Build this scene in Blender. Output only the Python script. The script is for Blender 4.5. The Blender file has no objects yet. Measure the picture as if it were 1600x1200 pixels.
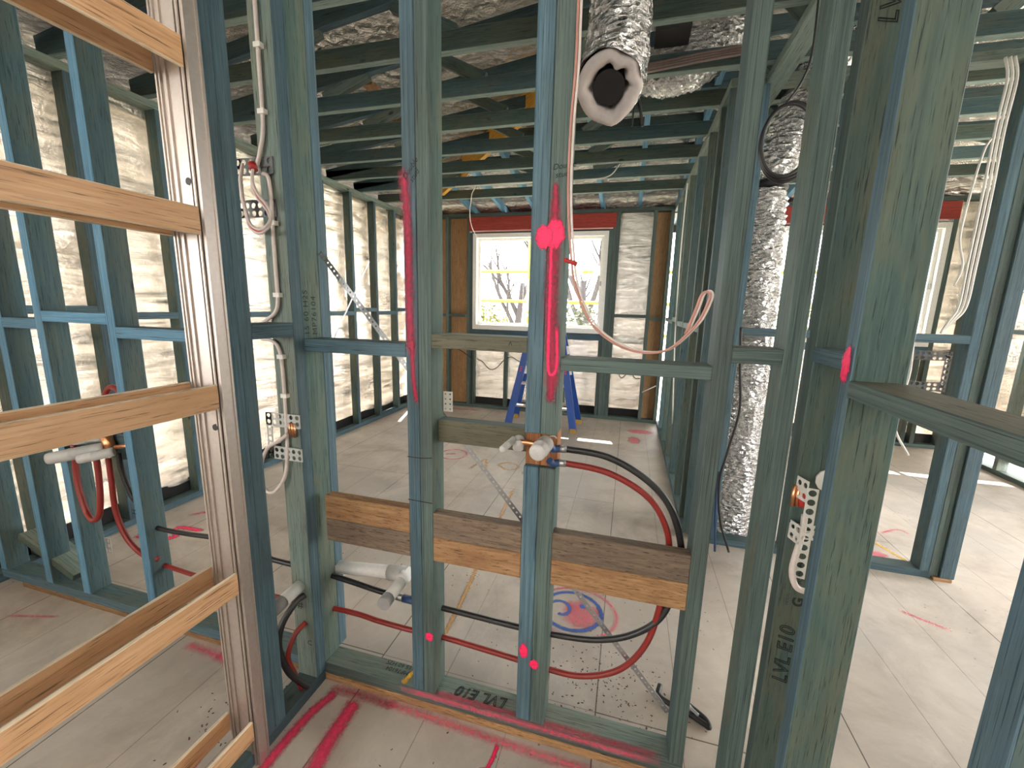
import bpy, bmesh, math, random
from mathutils import Vector, Matrix
from mathutils import noise as mnoise
random.seed(7)
scn = bpy.context.scene
COL = scn.collection

# ------------------------------------------------------------------ camera
H = 1.5
yaw, pit, rol = math.radians(15.332), math.radians(10.446), math.radians(1.4225)
fw = Vector((-math.sin(yaw)*math.cos(pit), math.cos(yaw)*math.cos(pit), -math.sin(pit)))
rt = Vector((math.cos(yaw), math.sin(yaw), 0)); up = rt.cross(fw)
r2 = math.cos(rol)*rt + math.sin(rol)*up; u2 = -math.sin(rol)*rt + math.cos(rol)*up
cam = bpy.data.objects.new('camera', bpy.data.cameras.new('camera')); COL.objects.link(cam)
m = Matrix((r2, u2, -fw)).transposed().to_4x4(); m.translation = Vector((0, 0, H)); cam.matrix_world = m
cam.data.sensor_width = 36; cam.data.lens = 36*652.77/1600; cam.data.clip_start = 0.02; cam.data.clip_end = 300
scn.camera = cam

# ------------------------------------------------------------------ world, sun, exposure
world = bpy.data.worlds.new('sky'); scn.world = world; world.use_nodes = True
wn = world.node_tree.nodes; wl = world.node_tree.links
bg = wn['Background']; bg.inputs[0].default_value = (1.0, 0.975, 0.95, 1); bg.inputs[1].default_value = 14.0
sun = bpy.data.objects.new('sun', bpy.data.lights.new('sun', 'SUN')); COL.objects.link(sun)
sun.data.energy = 30; sun.data.angle = math.radians(0.6); sun.data.color = (1, .93, .82)
sd = Vector((0.30, -1.0, -1.25)).normalized()
sun.rotation_euler = sd.to_track_quat('-Z', 'Y').to_euler(); sun.location = (2, 12, 12)
scn.view_settings.view_transform = 'Standard'; scn.view_settings.look = 'None'
scn.cycles.transparent_max_bounces = 24
scn.view_settings.exposure = 0.05; scn.view_settings.gamma = 1; scn.view_settings.use_curve_mapping = False

# ------------------------------------------------------------------ materials
def newmat(name):
    mt = bpy.data.materials.new(name); mt.use_nodes = True
    nt = mt.node_tree; return mt, nt.nodes, nt.links, nt.nodes['Principled BSDF']
def mapping(n, l, scale, coord='Object'):
    tc = n.new('ShaderNodeTexCoord'); mp = n.new('ShaderNodeMapping'); mp.inputs['Scale'].default_value = scale
    l.new(tc.outputs[coord], mp.inputs['Vector']); return mp.outputs[0]
def rnd_offset(n, l, vec, amt=37.0):
    oi = n.new('ShaderNodeObjectInfo'); mu = n.new('ShaderNodeMath'); mu.operation = 'MULTIPLY'; mu.inputs[1].default_value = amt
    l.new(oi.outputs['Random'], mu.inputs[0]); ad = n.new('ShaderNodeVectorMath'); ad.operation = 'ADD'
    l.new(vec, ad.inputs[0]); l.new(mu.outputs[0], ad.inputs[1]); return ad.outputs[0], oi.outputs['Random']
def noise(n, l, vec, scale, detail=4, rough=.6, dist=0):
    t = n.new('ShaderNodeTexNoise'); t.inputs['Scale'].default_value = scale; t.inputs['Detail'].default_value = detail
    t.inputs['Roughness'].default_value = rough; t.inputs['Distortion'].default_value = dist
    if vec: l.new(vec, t.inputs['Vector'])
    return t.outputs['Fac']
def ramp(n, l, fac, stops):
    r = n.new('ShaderNodeValToRGB'); e = r.color_ramp.elements
    while len(e) < len(stops): e.new(.5)
    for i, (p, c) in enumerate(stops): e[i].position = p; e[i].color = (*c, 1)
    l.new(fac, r.inputs[0]); return r.outputs[0]
def mix(n, l, a, b, fac, mode='MIX'):
    x = n.new('ShaderNodeMix'); x.data_type = 'RGBA'; x.blend_type = mode
    for s, v in ((x.inputs[6], a), (x.inputs[7], b), (x.inputs[0], fac)):
        if hasattr(v, 'node'): l.new(v, s)
        else: s.default_value = v if not isinstance(v, tuple) else (*v, 1)
    return x.outputs[2]
def bump(n, l, h, p, strength=.3, dist=.01):
    b = n.new('ShaderNodeBump'); b.inputs['Strength'].default_value = strength; b.inputs['Distance'].default_value = dist
    l.new(h, b.inputs['Height']); l.new(b.outputs[0], p.inputs['Normal'])

def timber(name, c1, c2, c3, streak, sc=(1, 1, .035), knots=True, rough=.7):
    mt, n, l, p = newmat(name)
    v = mapping(n, l, sc); v, rn = rnd_offset(n, l, v)
    g = noise(n, l, v, 85, 6, .72, .4); fine = noise(n, l, v, 260, 3, .7)
    vb, _ = rnd_offset(n, l, mapping(n, l, (1, 1, .30)), 23)
    big = noise(n, l, vb, 9, 4, .65, .6)
    col = ramp(n, l, g, [(.30, c1), (.5, c2), (.70, c3)])
    blot = ramp(n, l, big, [(.40, (0, 0, 0)), (.66, (1, 1, 1))])
    mlt = n.new('ShaderNodeMath'); mlt.operation = 'MULTIPLY'; mlt.inputs[1].default_value = .7; l.new(blot, mlt.inputs[0])
    col = mix(n, l, col, streak, mlt.outputs[0])
    dk = ramp(n, l, fine, [(.34, (1, 1, 1)), (.43, (0, 0, 0))])      # fine dark checks along the grain
    col = mix(n, l, col, tuple(x*.35 for x in c1), dk)
    hs = n.new('ShaderNodeHueSaturation'); l.new(col, hs.inputs['Color'])
    mr = n.new('ShaderNodeMapRange'); mr.inputs[3].default_value = .70; mr.inputs[4].default_value = 1.08; l.new(rn, mr.inputs[0]); l.new(mr.outputs[0], hs.inputs['Value'])
    col = hs.outputs[0]
    if knots:
        vo = n.new('ShaderNodeTexVoronoi'); vo.inputs['Scale'].default_value = 5.0; vo.inputs['Randomness'].default_value = 1
        v2, _ = rnd_offset(n, l, mapping(n, l, (1, 1, .5)), 11)
        l.new(v2, vo.inputs['Vector'])
        kf = ramp(n, l, vo.outputs['Distance'], [(.035, (1, 1, 1)), (.075, (0, 0, 0))])
        col = mix(n, l, col, tuple(x*.25 for x in c1), kf)
    l.new(col, p.inputs['Base Color']); p.inputs['Roughness'].default_value = rough
    bump(n, l, g, p, .3, .002)
    return mt
M = {}
M['blue_b'] = timber('treated_timber_blue_face', (.030, .078, .096), (.052, .112, .130), (.085, .142, .150), (.095, .118, .095))
M['blue_e'] = timber('treated_timber_blue_edge', (.026, .075, .115), (.072, .142, .185), (.135, .215, .250), (.065, .105, .120), sc=(1.6, 1.6, .02), knots=False)
M['litblue_e'] = timber('lit_blue_timber_edge', (.055, .17, .30), (.12, .30, .46), (.20, .40, .54), (.13, .27, .38), sc=(1.6, 1.6, .02), knots=False)  # blue-dyed edge, with the light on those faces put into the colour
M['grn_b'] = timber('treated_timber_green_face', (.032, .070, .068), (.055, .105, .098), (.095, .145, .125), (.12, .125, .08))
M['grn_e'] = timber('treated_timber_green_edge', (.030, .052, .050), (.092, .140, .130), (.155, .205, .180), (.075, .100, .095), sc=(1.9, 1.9, .016), knots=False)
M['lit_e'] = timber('lit_timber_edge', (.12, .18, .17), (.20, .28, .26), (.28, .36, .33), (.18, .25, .23), knots=False)  # paler edge copy: light on the overhead timbers put into the colour
M['pale_b'] = timber('treated_timber_pale_face', (.10, .15, .14), (.17, .24, .22), (.24, .31, .28), (.22, .23, .17))
M['brown_b'] = timber('weathered_timber', (.075, .066, .040), (.125, .112, .070), (.18, .165, .105), (.08, .085, .06), sc=(1, 1, .05))
M['pine'] = timber('bare_pine', (.17, .08, .032), (.36, .20, .09), (.50, .31, .16), (.24, .12, .055), sc=(1, 1, .09))
M['pine_old'] = timber('weathered_pine', (.075, .048, .032), (.165, .115, .078), (.25, .18, .125), (.13, .10, .08), sc=(1, 1, .09))
M['slat'] = timber('clear_pine_slat', (.50, .27, .13), (.62, .37, .20), (.74, .49, .30), (.52, .29, .14), sc=(1, 1, .03), knots=False, rough=.5)
M['slat_e'] = timber('clear_pine_slat_edge', (.62, .50, .36), (.75, .64, .48), (.82, .74, .60), (.7, .58, .42), knots=False)
M['red'] = timber('red_beam', (.30, .030, .022), (.44, .050, .035), (.52, .085, .06), (.36, .04, .03), knots=False)
M['yellow'] = timber('yellow_beam', (.62, .29, .03), (.78, .40, .05), (.85, .50, .10), (.60, .30, .05), knots=False)
M['ply'] = timber('bracing_ply', (.30, .155, .06), (.44, .245, .105), (.52, .32, .16), (.36, .2, .10), sc=(1, 1, .05), knots=False)

def simple(name, col, rough=.5, metal=0, bumpsc=None, bs=.2, trans=0, alpha=1):
    mt, n, l, p = newmat(name)
    v = mapping(n, l, (1, 1, 1)); g = noise(n, l, v, bumpsc or 60, 4)
    c = mix(n, l, tuple(x*.82 for x in col), tuple(min(1, x*1.12) for x in col), g)
    l.new(c, p.inputs['Base Color']); p.inputs['Roughness'].default_value = rough; p.inputs['Metallic'].default_value = metal
    p.inputs['Transmission Weight'].default_value = trans; p.inputs['Alpha'].default_value = alpha
    if bumpsc: bump(n, l, g, p, bs, .003)
    return mt
M['alu'] = simple('aluminium', (.56, .50, .46), .42, .85)
M['steel'] = simple('galvanised_steel', (.40, .41, .42), .38, .9, 90, .15)
M['black'] = simple('black_rubber', (.012, .012, .014), .45)
M['blackpipe'] = simple('black_pipe', (.016, .016, .018), .38)
M['redpipe'] = simple('red_pipe', (.24, .018, .014), .38)
M['white'] = simple('white_frame', (.90, .88, .84), .4)
M['pvc'] = simple('white_pvc', (.74, .73, .72), .3)
M['tape'] = simple('grey_tape', (.30, .30, .31), .5)
M['cap'] = simple('milky_plastic', (.74, .74, .73), .35, trans=.35)
M['cable'] = simple('white_cable', (.66, .58, .55), .5)
M['cabledull'] = simple('dull_cable', (.22, .17, .16), .5)
M['cablew'] = simple('pale_cable', (.72, .70, .66), .5)
M['pinkcable'] = simple('pinkish_cable', (.50, .24, .20), .45)
M['redcore'] = simple('red_core', (.45, .03, .03), .45)
M['copper'] = simple('copper', (.80, .38, .20), .3, 1)
M['bluefit'] = simple('blue_fitting', (.03, .07, .18), .4)
M['ladderblue'] = simple('blue_fibreglass', (.01, .065, .30), .4)
M['rubber'] = simple('mustard_rubber', (.42, .26, .05), .6)
M['sticker'] = simple('white_sticker', (.85, .83, .8), .5)
M['redpaint'] = simple('red_print', (.75, .03, .02), .5)
M['bracket'] = simple('grey_plastic_bracket', (.50, .51, .50), .45)
M['bracketw'] = simple('white_plastic_bracket', (.62, .61, .57), .45)
M['darkbracket'] = simple('dark_plastic_bracket', (.09, .09, .10), .45)
M['ink'] = simple('black_ink', (.012, .014, .014), .8)
M['plain_black'] = simple('near_black', (.006, .006, .007), .55)
M['insul'] = simple('white_insulation', (.56, .50, .48), .9, 0, 30, .6)
M['scaffold'] = simple('yellow_paint', (.26, .19, .006), .5)
M['bark'] = simple('bark', (.035, .028, .03), .9, 0, 20, .6)
M['soil'] = simple('outdoor_ground', (.50, .48, .40), .95, 0, 2, .3)
M['unseen_wall'] = simple('pale_unseen_wall', (.62, .60, .56), .8)
M['scorch'] = timber('notch_timber', (.10, .03, .012), (.42, .16, .05), (.62, .30, .12), (.25, .08, .03), sc=(2.2, 2.2, .03), knots=False)
def leafmat(name, c):
    mt, n, l, p = newmat(name); oi = n.new('ShaderNodeNewGeometry')
    col = ramp(n, l, oi.outputs['Random Per Island'], [(0, tuple(x*.55 for x in c)), (1, tuple(min(1, x*1.3) for x in c))])
    l.new(col, p.inputs['Base Color']); p.inputs['Roughness'].default_value = .6; return mt
M['leaf'] = leafmat('yellow_green_leaves', (.11, .115, .010)); M['leaf2'] = leafmat('olive_leaves', (.04, .05, .015))

# foil wrap on the walls: half metallic, half translucent, creased mostly across
def foil(name, metal_mix=.5, wr=(3, 3, 26), col=(.78, .76, .72), trans=True, strength=.7, rough=.33, dim=.12, bd=.03, tmax=(.50, .43, .35)):
    mt, n, l, p = newmat(name)
    out = n['Material Output']
    v = mapping(n, l, wr, 'Object'); g = noise(n, l, v, 1.0, 5, .62, 1.2)
    v2 = mapping(n, l, (9, 9, 9), 'Object'); g2 = noise(n, l, v2, 4, 4, .6, .8)
    vo = n.new('ShaderNodeTexVoronoi'); vo.inputs['Scale'].default_value = 14; l.new(mapping(n, l, (1, 1, 2.2)), vo.inputs['Vector'])
    a = n.new('ShaderNodeMath'); a.operation = 'MULTIPLY_ADD'; l.new(g2, a.inputs[0]); a.inputs[1].default_value = .16; l.new(g, a.inputs[2])
    a2 = n.new('ShaderNodeMath'); a2.operation = 'MULTIPLY_ADD'; l.new(vo.outputs['Distance'], a2.inputs[0]); a2.inputs[1].default_value = dim; l.new(a.outputs[0], a2.inputs[2])
    bp = n.new('ShaderNodeBump'); bp.inputs['Strength'].default_value = strength; bp.inputs['Distance'].default_value = bd
    l.new(a2.outputs[0], bp.inputs['Height'])
    c = ramp(n, l, g, [(.3, tuple(x*.85 for x in col)), (.7, col)])
    l.new(c, p.inputs['Base Color']); p.inputs['Metallic'].default_value = 1; p.inputs['Roughness'].default_value = rough
    l.new(bp.outputs[0], p.inputs['Normal'])
    if trans:
        df = n.new('ShaderNodeBsdfDiffuse'); df.inputs[0].default_value = (.7, .66, .6, 1); l.new(bp.outputs[0], df.inputs['Normal'])
        tr = n.new('ShaderNodeBsdfTranslucent'); l.new(bp.outputs[0], tr.inputs['Normal'])
        # bright and dark bands of light on the foil, put into the translucent colour
        tg = ramp(n, l, g, [(.32, (.08, .065, .05)), (.60, tmax)]); l.new(tg, tr.inputs[0])
        ad = n.new('ShaderNodeAddShader'); l.new(tr.outputs[0], ad.inputs[0])
        mx0 = n.new('ShaderNodeMixShader'); mx0.inputs[0].default_value = .5; l.new(df.outputs[0], mx0.inputs[1]); l.new(tr.outputs[0], mx0.inputs[2])
        mx = n.new('ShaderNodeMixShader'); mx.inputs[0].default_value = metal_mix
        l.new(mx0.outputs[0], mx.inputs[1]); l.new(p.outputs[0], mx.inputs[2]); l.new(mx.outputs[0], out.inputs[0])
    return mt
M['wrap'] = foil('foil_wall_wrap', .80, (1.3, 1.3, 12), col=(.88, .85, .80), rough=.24, strength=.75, dim=.03, bd=.030, tmax=(.92, .77, .62))
M['wrap2'] = foil('foil_wall_wrap_far', .84, (2.4, 2.4, 13), col=(.86, .84, .80), rough=.26, strength=.75, dim=.03, bd=.018, tmax=(.42, .37, .32))
M['rooffoil'] = foil('roof_foil', .72, (9, 7, 9), (.95, .90, .84), trans=True, strength=1.0, rough=.24, bd=.10, dim=.5)
def ductmat():
    mt, n, l, p = newmat('duct_foil')
    vo = n.new('ShaderNodeTexVoronoi'); vo.inputs['Scale'].default_value = 26; l.new(mapping(n, l, (1, 1, 1.8)), vo.inputs['Vector'])
    g = noise(n, l, mapping(n, l, (1, 1, 1)), 30, 4, .7, 1)
    a = n.new('ShaderNodeMath'); a.operation = 'MULTIPLY_ADD'; l.new(vo.outputs['Distance'], a.inputs[0]); a.inputs[1].default_value = 1.2; l.new(g, a.inputs[2])
    p.inputs['Base Color'].default_value = (.66, .66, .67, 1); p.inputs['Metallic'].default_value = 1; p.inputs['Roughness'].default_value = .13
    bump(n, l, a.outputs[0], p, 1.0, .022); return mt
M['duct'] = ductmat()
def floormat():
    mt, n, l, p = newmat('particleboard_floor')
    v = mapping(n, l, (1, 1, 1))
    g = noise(n, l, v, 2.2, 6, .65, .5); g2 = noise(n, l, v, 90, 3, .7); g3 = noise(n, l, v, 0.8, 3)
    col = ramp(n, l, g, [(.30, (.34, .285, .24)), (.5, (.50, .435, .375)), (.70, (.63, .57, .50))])
    col = mix(n, l, col, (.42, .40, .38), ramp(n, l, g3, [(.45, (0, 0, 0)), (.62, (.6, .6, .6))]))
    col = mix(n, l, col, (.30, .27, .25), ramp(n, l, g2, [(.64, (0, 0, 0)), (.80, (.6, .6, .6))]))
    mp = n.new('ShaderNodeMapping'); tc = n.new('ShaderNodeTexCoord'); mp.inputs['Rotation'].default_value = (0, 0, math.pi/2); mp.inputs['Location'].default_value = (.9, .062, 0)
    l.new(tc.outputs['Object'], mp.inputs['Vector'])
    for bw, rh, ms, mc, off in ((90, .302, .0016, (.50, .47, .45, 1), 0), (3.6, .906, .0028, (.42, .39, .37, 1), .5)):
        br = n.new('ShaderNodeTexBrick'); br.offset = off; br.inputs['Scale'].default_value = 1
        br.inputs['Brick Width'].default_value = bw; br.inputs['Row Height'].default_value = rh; br.inputs['Mortar Size'].default_value = ms
        br.inputs['Color1'].default_value = (1, 1, 1, 1); br.inputs['Color2'].default_value = (.95, .95, .95, 1); br.inputs['Mortar'].default_value = mc
        l.new(mp.outputs[0], br.inputs['Vector']); col = mix(n, l, col, br.outputs['Color'], 1.0, 'MULTIPLY')
    # pale dusty swipes across the sheets
    dv = noise(n, l, mapping(n, l, (1.3, 1, 1)), 2.4, 6, .72, .4)
    col = mix(n, l, col, (.66, .60, .53), ramp(n, l, dv, [(.50, (0, 0, 0)), (.70, (.5, .5, .5))]))
    # dropped sawdust and scuffs
    vo = n.new('ShaderNodeTexVoronoi'); vo.inputs['Scale'].default_value = 24; l.new(v, vo.inputs['Vector'])
    sp = ramp(n, l, vo.outputs['Distance'], [(.07, (.85, .85, .85)), (.11, (0, 0, 0))]); gm = ramp(n, l, noise(n, l, v, 1.7, 2), [(.52, (0, 0, 0)), (.6, (1, 1, 1))])
    sp = mix(n, l, sp, gm, 1.0, 'MULTIPLY')
    col = mix(n, l, col, (.13, .09, .07), sp)
    l.new(col, p.inputs['Base Color']); p.inputs['Roughness'].default_value = .55; bump(n, l, g2, p, .08, .002); return mt
M['floor'] = floormat()
def paint(name, c, a=.95, soft=1.0):
    mt, n, l, p = newmat(name); at = n.new('ShaderNodeAttribute'); at.attribute_name = 'soft'
    g = noise(n, l, mapping(n, l, (1, 1, 1)), 70, 4, .7)
    ad = n.new('ShaderNodeMath'); ad.operation = 'MULTIPLY_ADD'; l.new(g, ad.inputs[0]); ad.inputs[1].default_value = 1.5*soft; ad.inputs[2].default_value = -.75*soft-.10
    a2 = n.new('ShaderNodeMath'); a2.operation = 'MULTIPLY_ADD'; l.new(at.outputs['Fac'], a2.inputs[0]); a2.inputs[1].default_value = 1.15; l.new(ad.outputs[0], a2.inputs[2])
    mn = n.new('ShaderNodeMath'); mn.operation = 'MULTIPLY'; mn.use_clamp = True; l.new(a2.outputs[0], mn.inputs[0]); mn.inputs[1].default_value = a
    l.new(mn.outputs[0], p.inputs['Alpha']); p.inputs['Base Color'].default_value = (*c, 1); p.inputs['Roughness'].default_value = .6
    return mt
M['pink'] = paint('fluorescent_pink_paint', (.95, .02, .13))
M['pinkdark'] = paint('crimson_paint', (.34, .010, .05), .88)
M['pinkfloor'] = paint('bright_pink_floor_paint', (.75, .03, .12), .9)
M['pinkwash'] = paint('crimson_overspray', (.50, .04, .09), .55)
M['pinkfaint'] = paint('faded_pink_paint', (.95, .12, .22), .45)
M['orange'] = paint('faded_orange_paint', (.80, .42, .10), .5)
M['ochre'] = paint('yellow_marking', (.75, .42, .03), .85)
M['bluepaint'] = paint('blue_paint', (.02, .10, .45), .9)
def glassmat():
    mt = bpy.data.materials.new('window_glass'); mt.use_nodes = True; n = mt.node_tree.nodes; l = mt.node_tree.links; n.clear()
    o = n.new('ShaderNodeOutputMaterial'); t = n.new('ShaderNodeBsdfTransparent'); g = n.new('ShaderNodeBsdfGlossy'); g.inputs['Roughness'].default_value = .02
    x = n.new('ShaderNodeMixShader'); x.inputs[0].default_value = .05; t.inputs[0].default_value = (.96, .98, .97, 1)
    l.new(t.outputs[0], x.inputs[1]); l.new(g.outputs[0], x.inputs[2]); l.new(x.outputs[0], o.inputs[0]); return mt
M['glass'] = glassmat()

# ------------------------------------------------------------------ helpers
def empty(name, loc=(0, 0, 0), label=None, cat=None, group=None, kind=None):
    o = bpy.data.objects.new(name, None); COL.objects.link(o); o.location = loc; o.empty_display_size = .05
    return tag(o, label, cat, group, kind)
def tag(o, label=None, cat=None, group=None, kind=None):
    if label: o['label'] = label
    if cat: o['category'] = cat
    if group: o['group'] = group
    if kind: o['kind'] = kind
    return o
bpy_up = lambda: bpy.context.view_layer.update()
def wmat(o):
    mm = o.matrix_basis.copy()
    while o.parent: o = o.parent; mm = o.matrix_basis @ mm
    return mm
def put(name, mesh, world_m, parent=None, mats=(), label=None):
    for q in mats:
        mesh.materials.append(M[q] if isinstance(q, str) else q)
    o = bpy.data.objects.new(name, mesh); COL.objects.link(o)
    if parent is not None:
        o.parent = parent; o.matrix_basis = wmat(parent).inverted() @ world_m
    else: o.matrix_basis = world_m
    if label: o['label'] = label
    return o
def box_mesh(name, sx, sy, sz, bev=.0022):
    bm = bmesh.new(); bmesh.ops.create_cube(bm, size=1); bmesh.ops.scale(bm, vec=(sx, sy, sz), verts=bm.verts)
    b = min(bev, sx*.2, sy*.2, sz*.2)
    if b > 0: bmesh.ops.bevel(bm, geom=bm.edges[:], offset=b, segments=1, affect='EDGES')
    for f in bm.faces: f.material_index = 0 if abs(f.normal.x) > .9 else 1
    me = bpy.data.meshes.new(name); bm.to_mesh(me); bm.free(); return me
def tb(name, x0, x1, y0, y1, z0, z1, parent=None, mats=('blue_b', 'blue_e'), label=None, bev=.0022, axis=None):
    """timber piece from its extents; local z = length, local x = the thin way"""
    d = [abs(x1-x0), abs(y1-y0), abs(z1-z0)]; c = Vector(((x0+x1)/2, (y0+y1)/2, (z0+z1)/2))
    la = max(range(3), key=lambda i: d[i]) if axis is None else axis
    rest = [i for i in range(3) if i != la]; ta = min(rest, key=lambda i: d[i]); oa = [i for i in rest if i != ta][0]
    ex = [0, 0, 0]; ex[ta] = 1; ez = [0, 0, 0]; ez[la] = 1
    ex, ez = Vector(ex), Vector(ez); ey = ez.cross(ex)
    mm = Matrix((ex, ey, ez)).transposed().to_4x4(); mm.translation = c
    return put(name, box_mesh(name, d[ta], d[oa], d[la], bev), mm, parent, mats, label)
def beam(name, p0, p1, t, d, xdir, parent=None, mats=('blue_b', 'blue_e'), label=None, bev=.002):
    p0, p1 = Vector(p0), Vector(p1); ez = (p1-p0).normalized(); ex = Vector(xdir); ex = (ex-ez*ex.dot(ez)).normalized(); ey = ez.cross(ex)
    mm = Matrix((ex, ey, ez)).transposed().to_4x4(); mm.translation = (p0+p1)/2
    return put(name, box_mesh(name, t, d, (p1-p0).length, bev), mm, parent, mats, label)
def catmull(pts, n=8):
    P = [Vector(p) for p in pts]; out = []
    for i in range(len(P)-1):
        a = P[i-1] if i else P[0]*2-P[1]; b, c = P[i], P[i+1]; d = P[i+2] if i+2 < len(P) else P[-1]*2-P[-2]
        for k in range(n):
            t = k/n; out.append(.5*((2*b)+(c-a)*t+(2*a-5*b+4*c-d)*t*t+(3*b-a-3*c+d)*t**3))
    return out+[P[-1]]
def sweep(bm, pts, radii, seg=12, flat=None, caps=True):
    pts = [Vector(p) for p in pts]; n = len(pts)
    if not hasattr(radii, '__len__'): radii = [radii]*n
    t0 = (pts[1]-pts[0]).normalized(); nrm = t0.orthogonal().normalized()
    if flat is not None: nrm = (Vector(flat)-t0*Vector(flat).dot(t0)).normalized()
    rings = []
    for i, p in enumerate(pts):
        t = (pts[min(i+1, n-1)]-pts[max(i-1, 0)]).normalized()
        nrm = (nrm-t*nrm.dot(t)).normalized(); b = t.cross(nrm); ring = []
        for k in range(seg):
            a = 2*math.pi*k/seg; r = radii[i]
            rx, ry = (r, r) if not isinstance(r, tuple) else r
            ring.append(bm.verts.new(p+nrm*math.cos(a)*rx+b*math.sin(a)*ry))
        rings.append(ring)
    fs = []
    for i in range(n-1):
        for k in range(seg):
            fs.append(bm.faces.new((rings[i][k], rings[i][(k+1) % seg], rings[i+1][(k+1) % seg], rings[i+1][k])))
    for f in fs: f.smooth = True
    if caps: bm.faces.new(rings[0][::-1]); bm.faces.new(rings[-1])
    return rings
def fin(name, bm, parent=None, mats=('black',), label=None, recalc=True):
    if recalc: bmesh.ops.recalc_face_normals(bm, faces=bm.faces[:])
    xs = [v.co for v in bm.verts]; lo = Vector([min(v[i] for v in xs) for i in range(3)]); hi = Vector([max(v[i] for v in xs) for i in range(3)])
    c = (lo+hi)/2; c.z = lo.z
    bmesh.ops.translate(bm, vec=-c, verts=bm.verts)
    me = bpy.data.meshes.new(name); bm.to_mesh(me); bm.free()
    return put(name, me, Matrix.Translation(c), parent, mats, label)
def tube(name, pts, r, parent=None, mat='black', label=None, n=8, seg=12, smooth=True, flat=None):
    bm = bmesh.new(); P = catmull(pts, n) if smooth else pts; sweep(bm, P, r, seg, flat); return fin(name, bm, parent, (mat,), label)
def bmbox(bm, x0, x1, y0, y1, z0, z1):
    r = bmesh.ops.create_cube(bm, size=1)['verts']
    for v in r: v.co = Vector((x0+(v.co.x+.5)*(x1-x0), y0+(v.co.y+.5)*(y1-y0), z0+(v.co.z+.5)*(z1-z0)))
def bx(name, x0, x1, y0, y1, z0, z1, parent=None, mat='white', label=None):
    bm = bmesh.new(); bmbox(bm, x0, x1, y0, y1, z0, z1); return fin(name, bm, parent, (mat,), label)
def ribbon(name, pts, w, nrm, parent, mat, off=.0012, n=6, loop=False, label=None):
    """flat painted stroke with soft borders: three rows across, 'soft' 0 at the border"""
    nrm = Vector(nrm); P = catmull([Vector(p) for p in pts], n) if len(pts) > 2 else [Vector(pts[0]).lerp(Vector(pts[1]), i/8) for i in range(9)]
    bm = bmesh.new(); ly = bm.verts.layers.float.new('soft'); rows = []; N = len(P)
    for i, p in enumerate(P):
        t = (P[min(i+1, N-1)]-P[max(i-1, 0)]).normalized(); s = nrm.cross(t).normalized()
        ww = w if not callable(w) else w(i/(N-1)); e = 1 if (0 < i < N-1) else .25; row = []
        for k, f in ((-1.15, 0), (-.5, .72), (0, 1), (.5, .72), (1.15, 0)):
            v = bm.verts.new(p+s*k*ww/2+nrm*off); v[ly] = f*e; row.append(v)
        rows.append(row)
    for i in range(N-1):
        for k in range(4): bm.faces.new((rows[i][k], rows[i][k+1], rows[i+1][k+1], rows[i+1][k]))
    return fin(name, bm, parent, (mat,), label, recalc=False)
def blob(name, c, rx, ry, nrm, u, parent, mat, off=.0012, label=None, jag=.12):
    nrm = Vector(nrm); u = Vector(u); v_ = nrm.cross(u); c = Vector(c)
    bm = bmesh.new(); ly = bm.verts.layers.float.new('soft'); rings = []; S = 28
    cv = bm.verts.new(c+nrm*off); cv[ly] = 1; J = [1+random.uniform(-jag, jag) for _ in range(S)]
    for rr, s in ((.5, 1), (.85, .85), (1.08, 0)):
        ring = []
        for k in range(S):
            a = 2*math.pi*k/S; v = bm.verts.new(c+nrm*off+u*math.cos(a)*rx*rr*J[k]+v_*math.sin(a)*ry*rr*J[k]); v[ly] = s; ring.append(v)
        rings.append(ring)
    for k in range(S):
        k2 = (k+1) % S; bm.faces.new((cv, rings[0][k], rings[0][k2]))
        for i in range(2): bm.faces.new((rings[i][k], rings[i+1][k], rings[i+1][k2], rings[i][k2]))
    return fin(name, bm, parent, (mat,), label, recalc=False)
def text(name, body, size, origin, right, upv, parent, mat='ink', outline=False, shear=0, spacing=1.0, bold=0.0):
    cu = bpy.data.curves.new('t', 'FONT'); cu.body = body; cu.size = size; cu.shear = shear; cu.space_character = spacing
    cu.resolution_u = 4
    if outline: cu.fill_mode = 'NONE'; cu.bevel_depth = size*.022; cu.bevel_resolution = 0
    elif bold: cu.offset = bold
    o = bpy.data.objects.new('t', cu); COL.objects.link(o); bpy_up()
    me = bpy.data.meshes.new_from_object(o.evaluated_get(bpy.context.evaluated_depsgraph_get())); bpy.data.objects.remove(o)
    me.materials.clear()
    r, u_ = Vector(right).normalized(), Vector(upv).normalized(); nz = r.cross(u_)
    mm = Matrix((r, u_, nz)).transposed().to_4x4(); mm.translation = Vector(origin)+nz*.0014
    me.name = name
    return put(name, me, mm, parent, (mat,))
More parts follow.
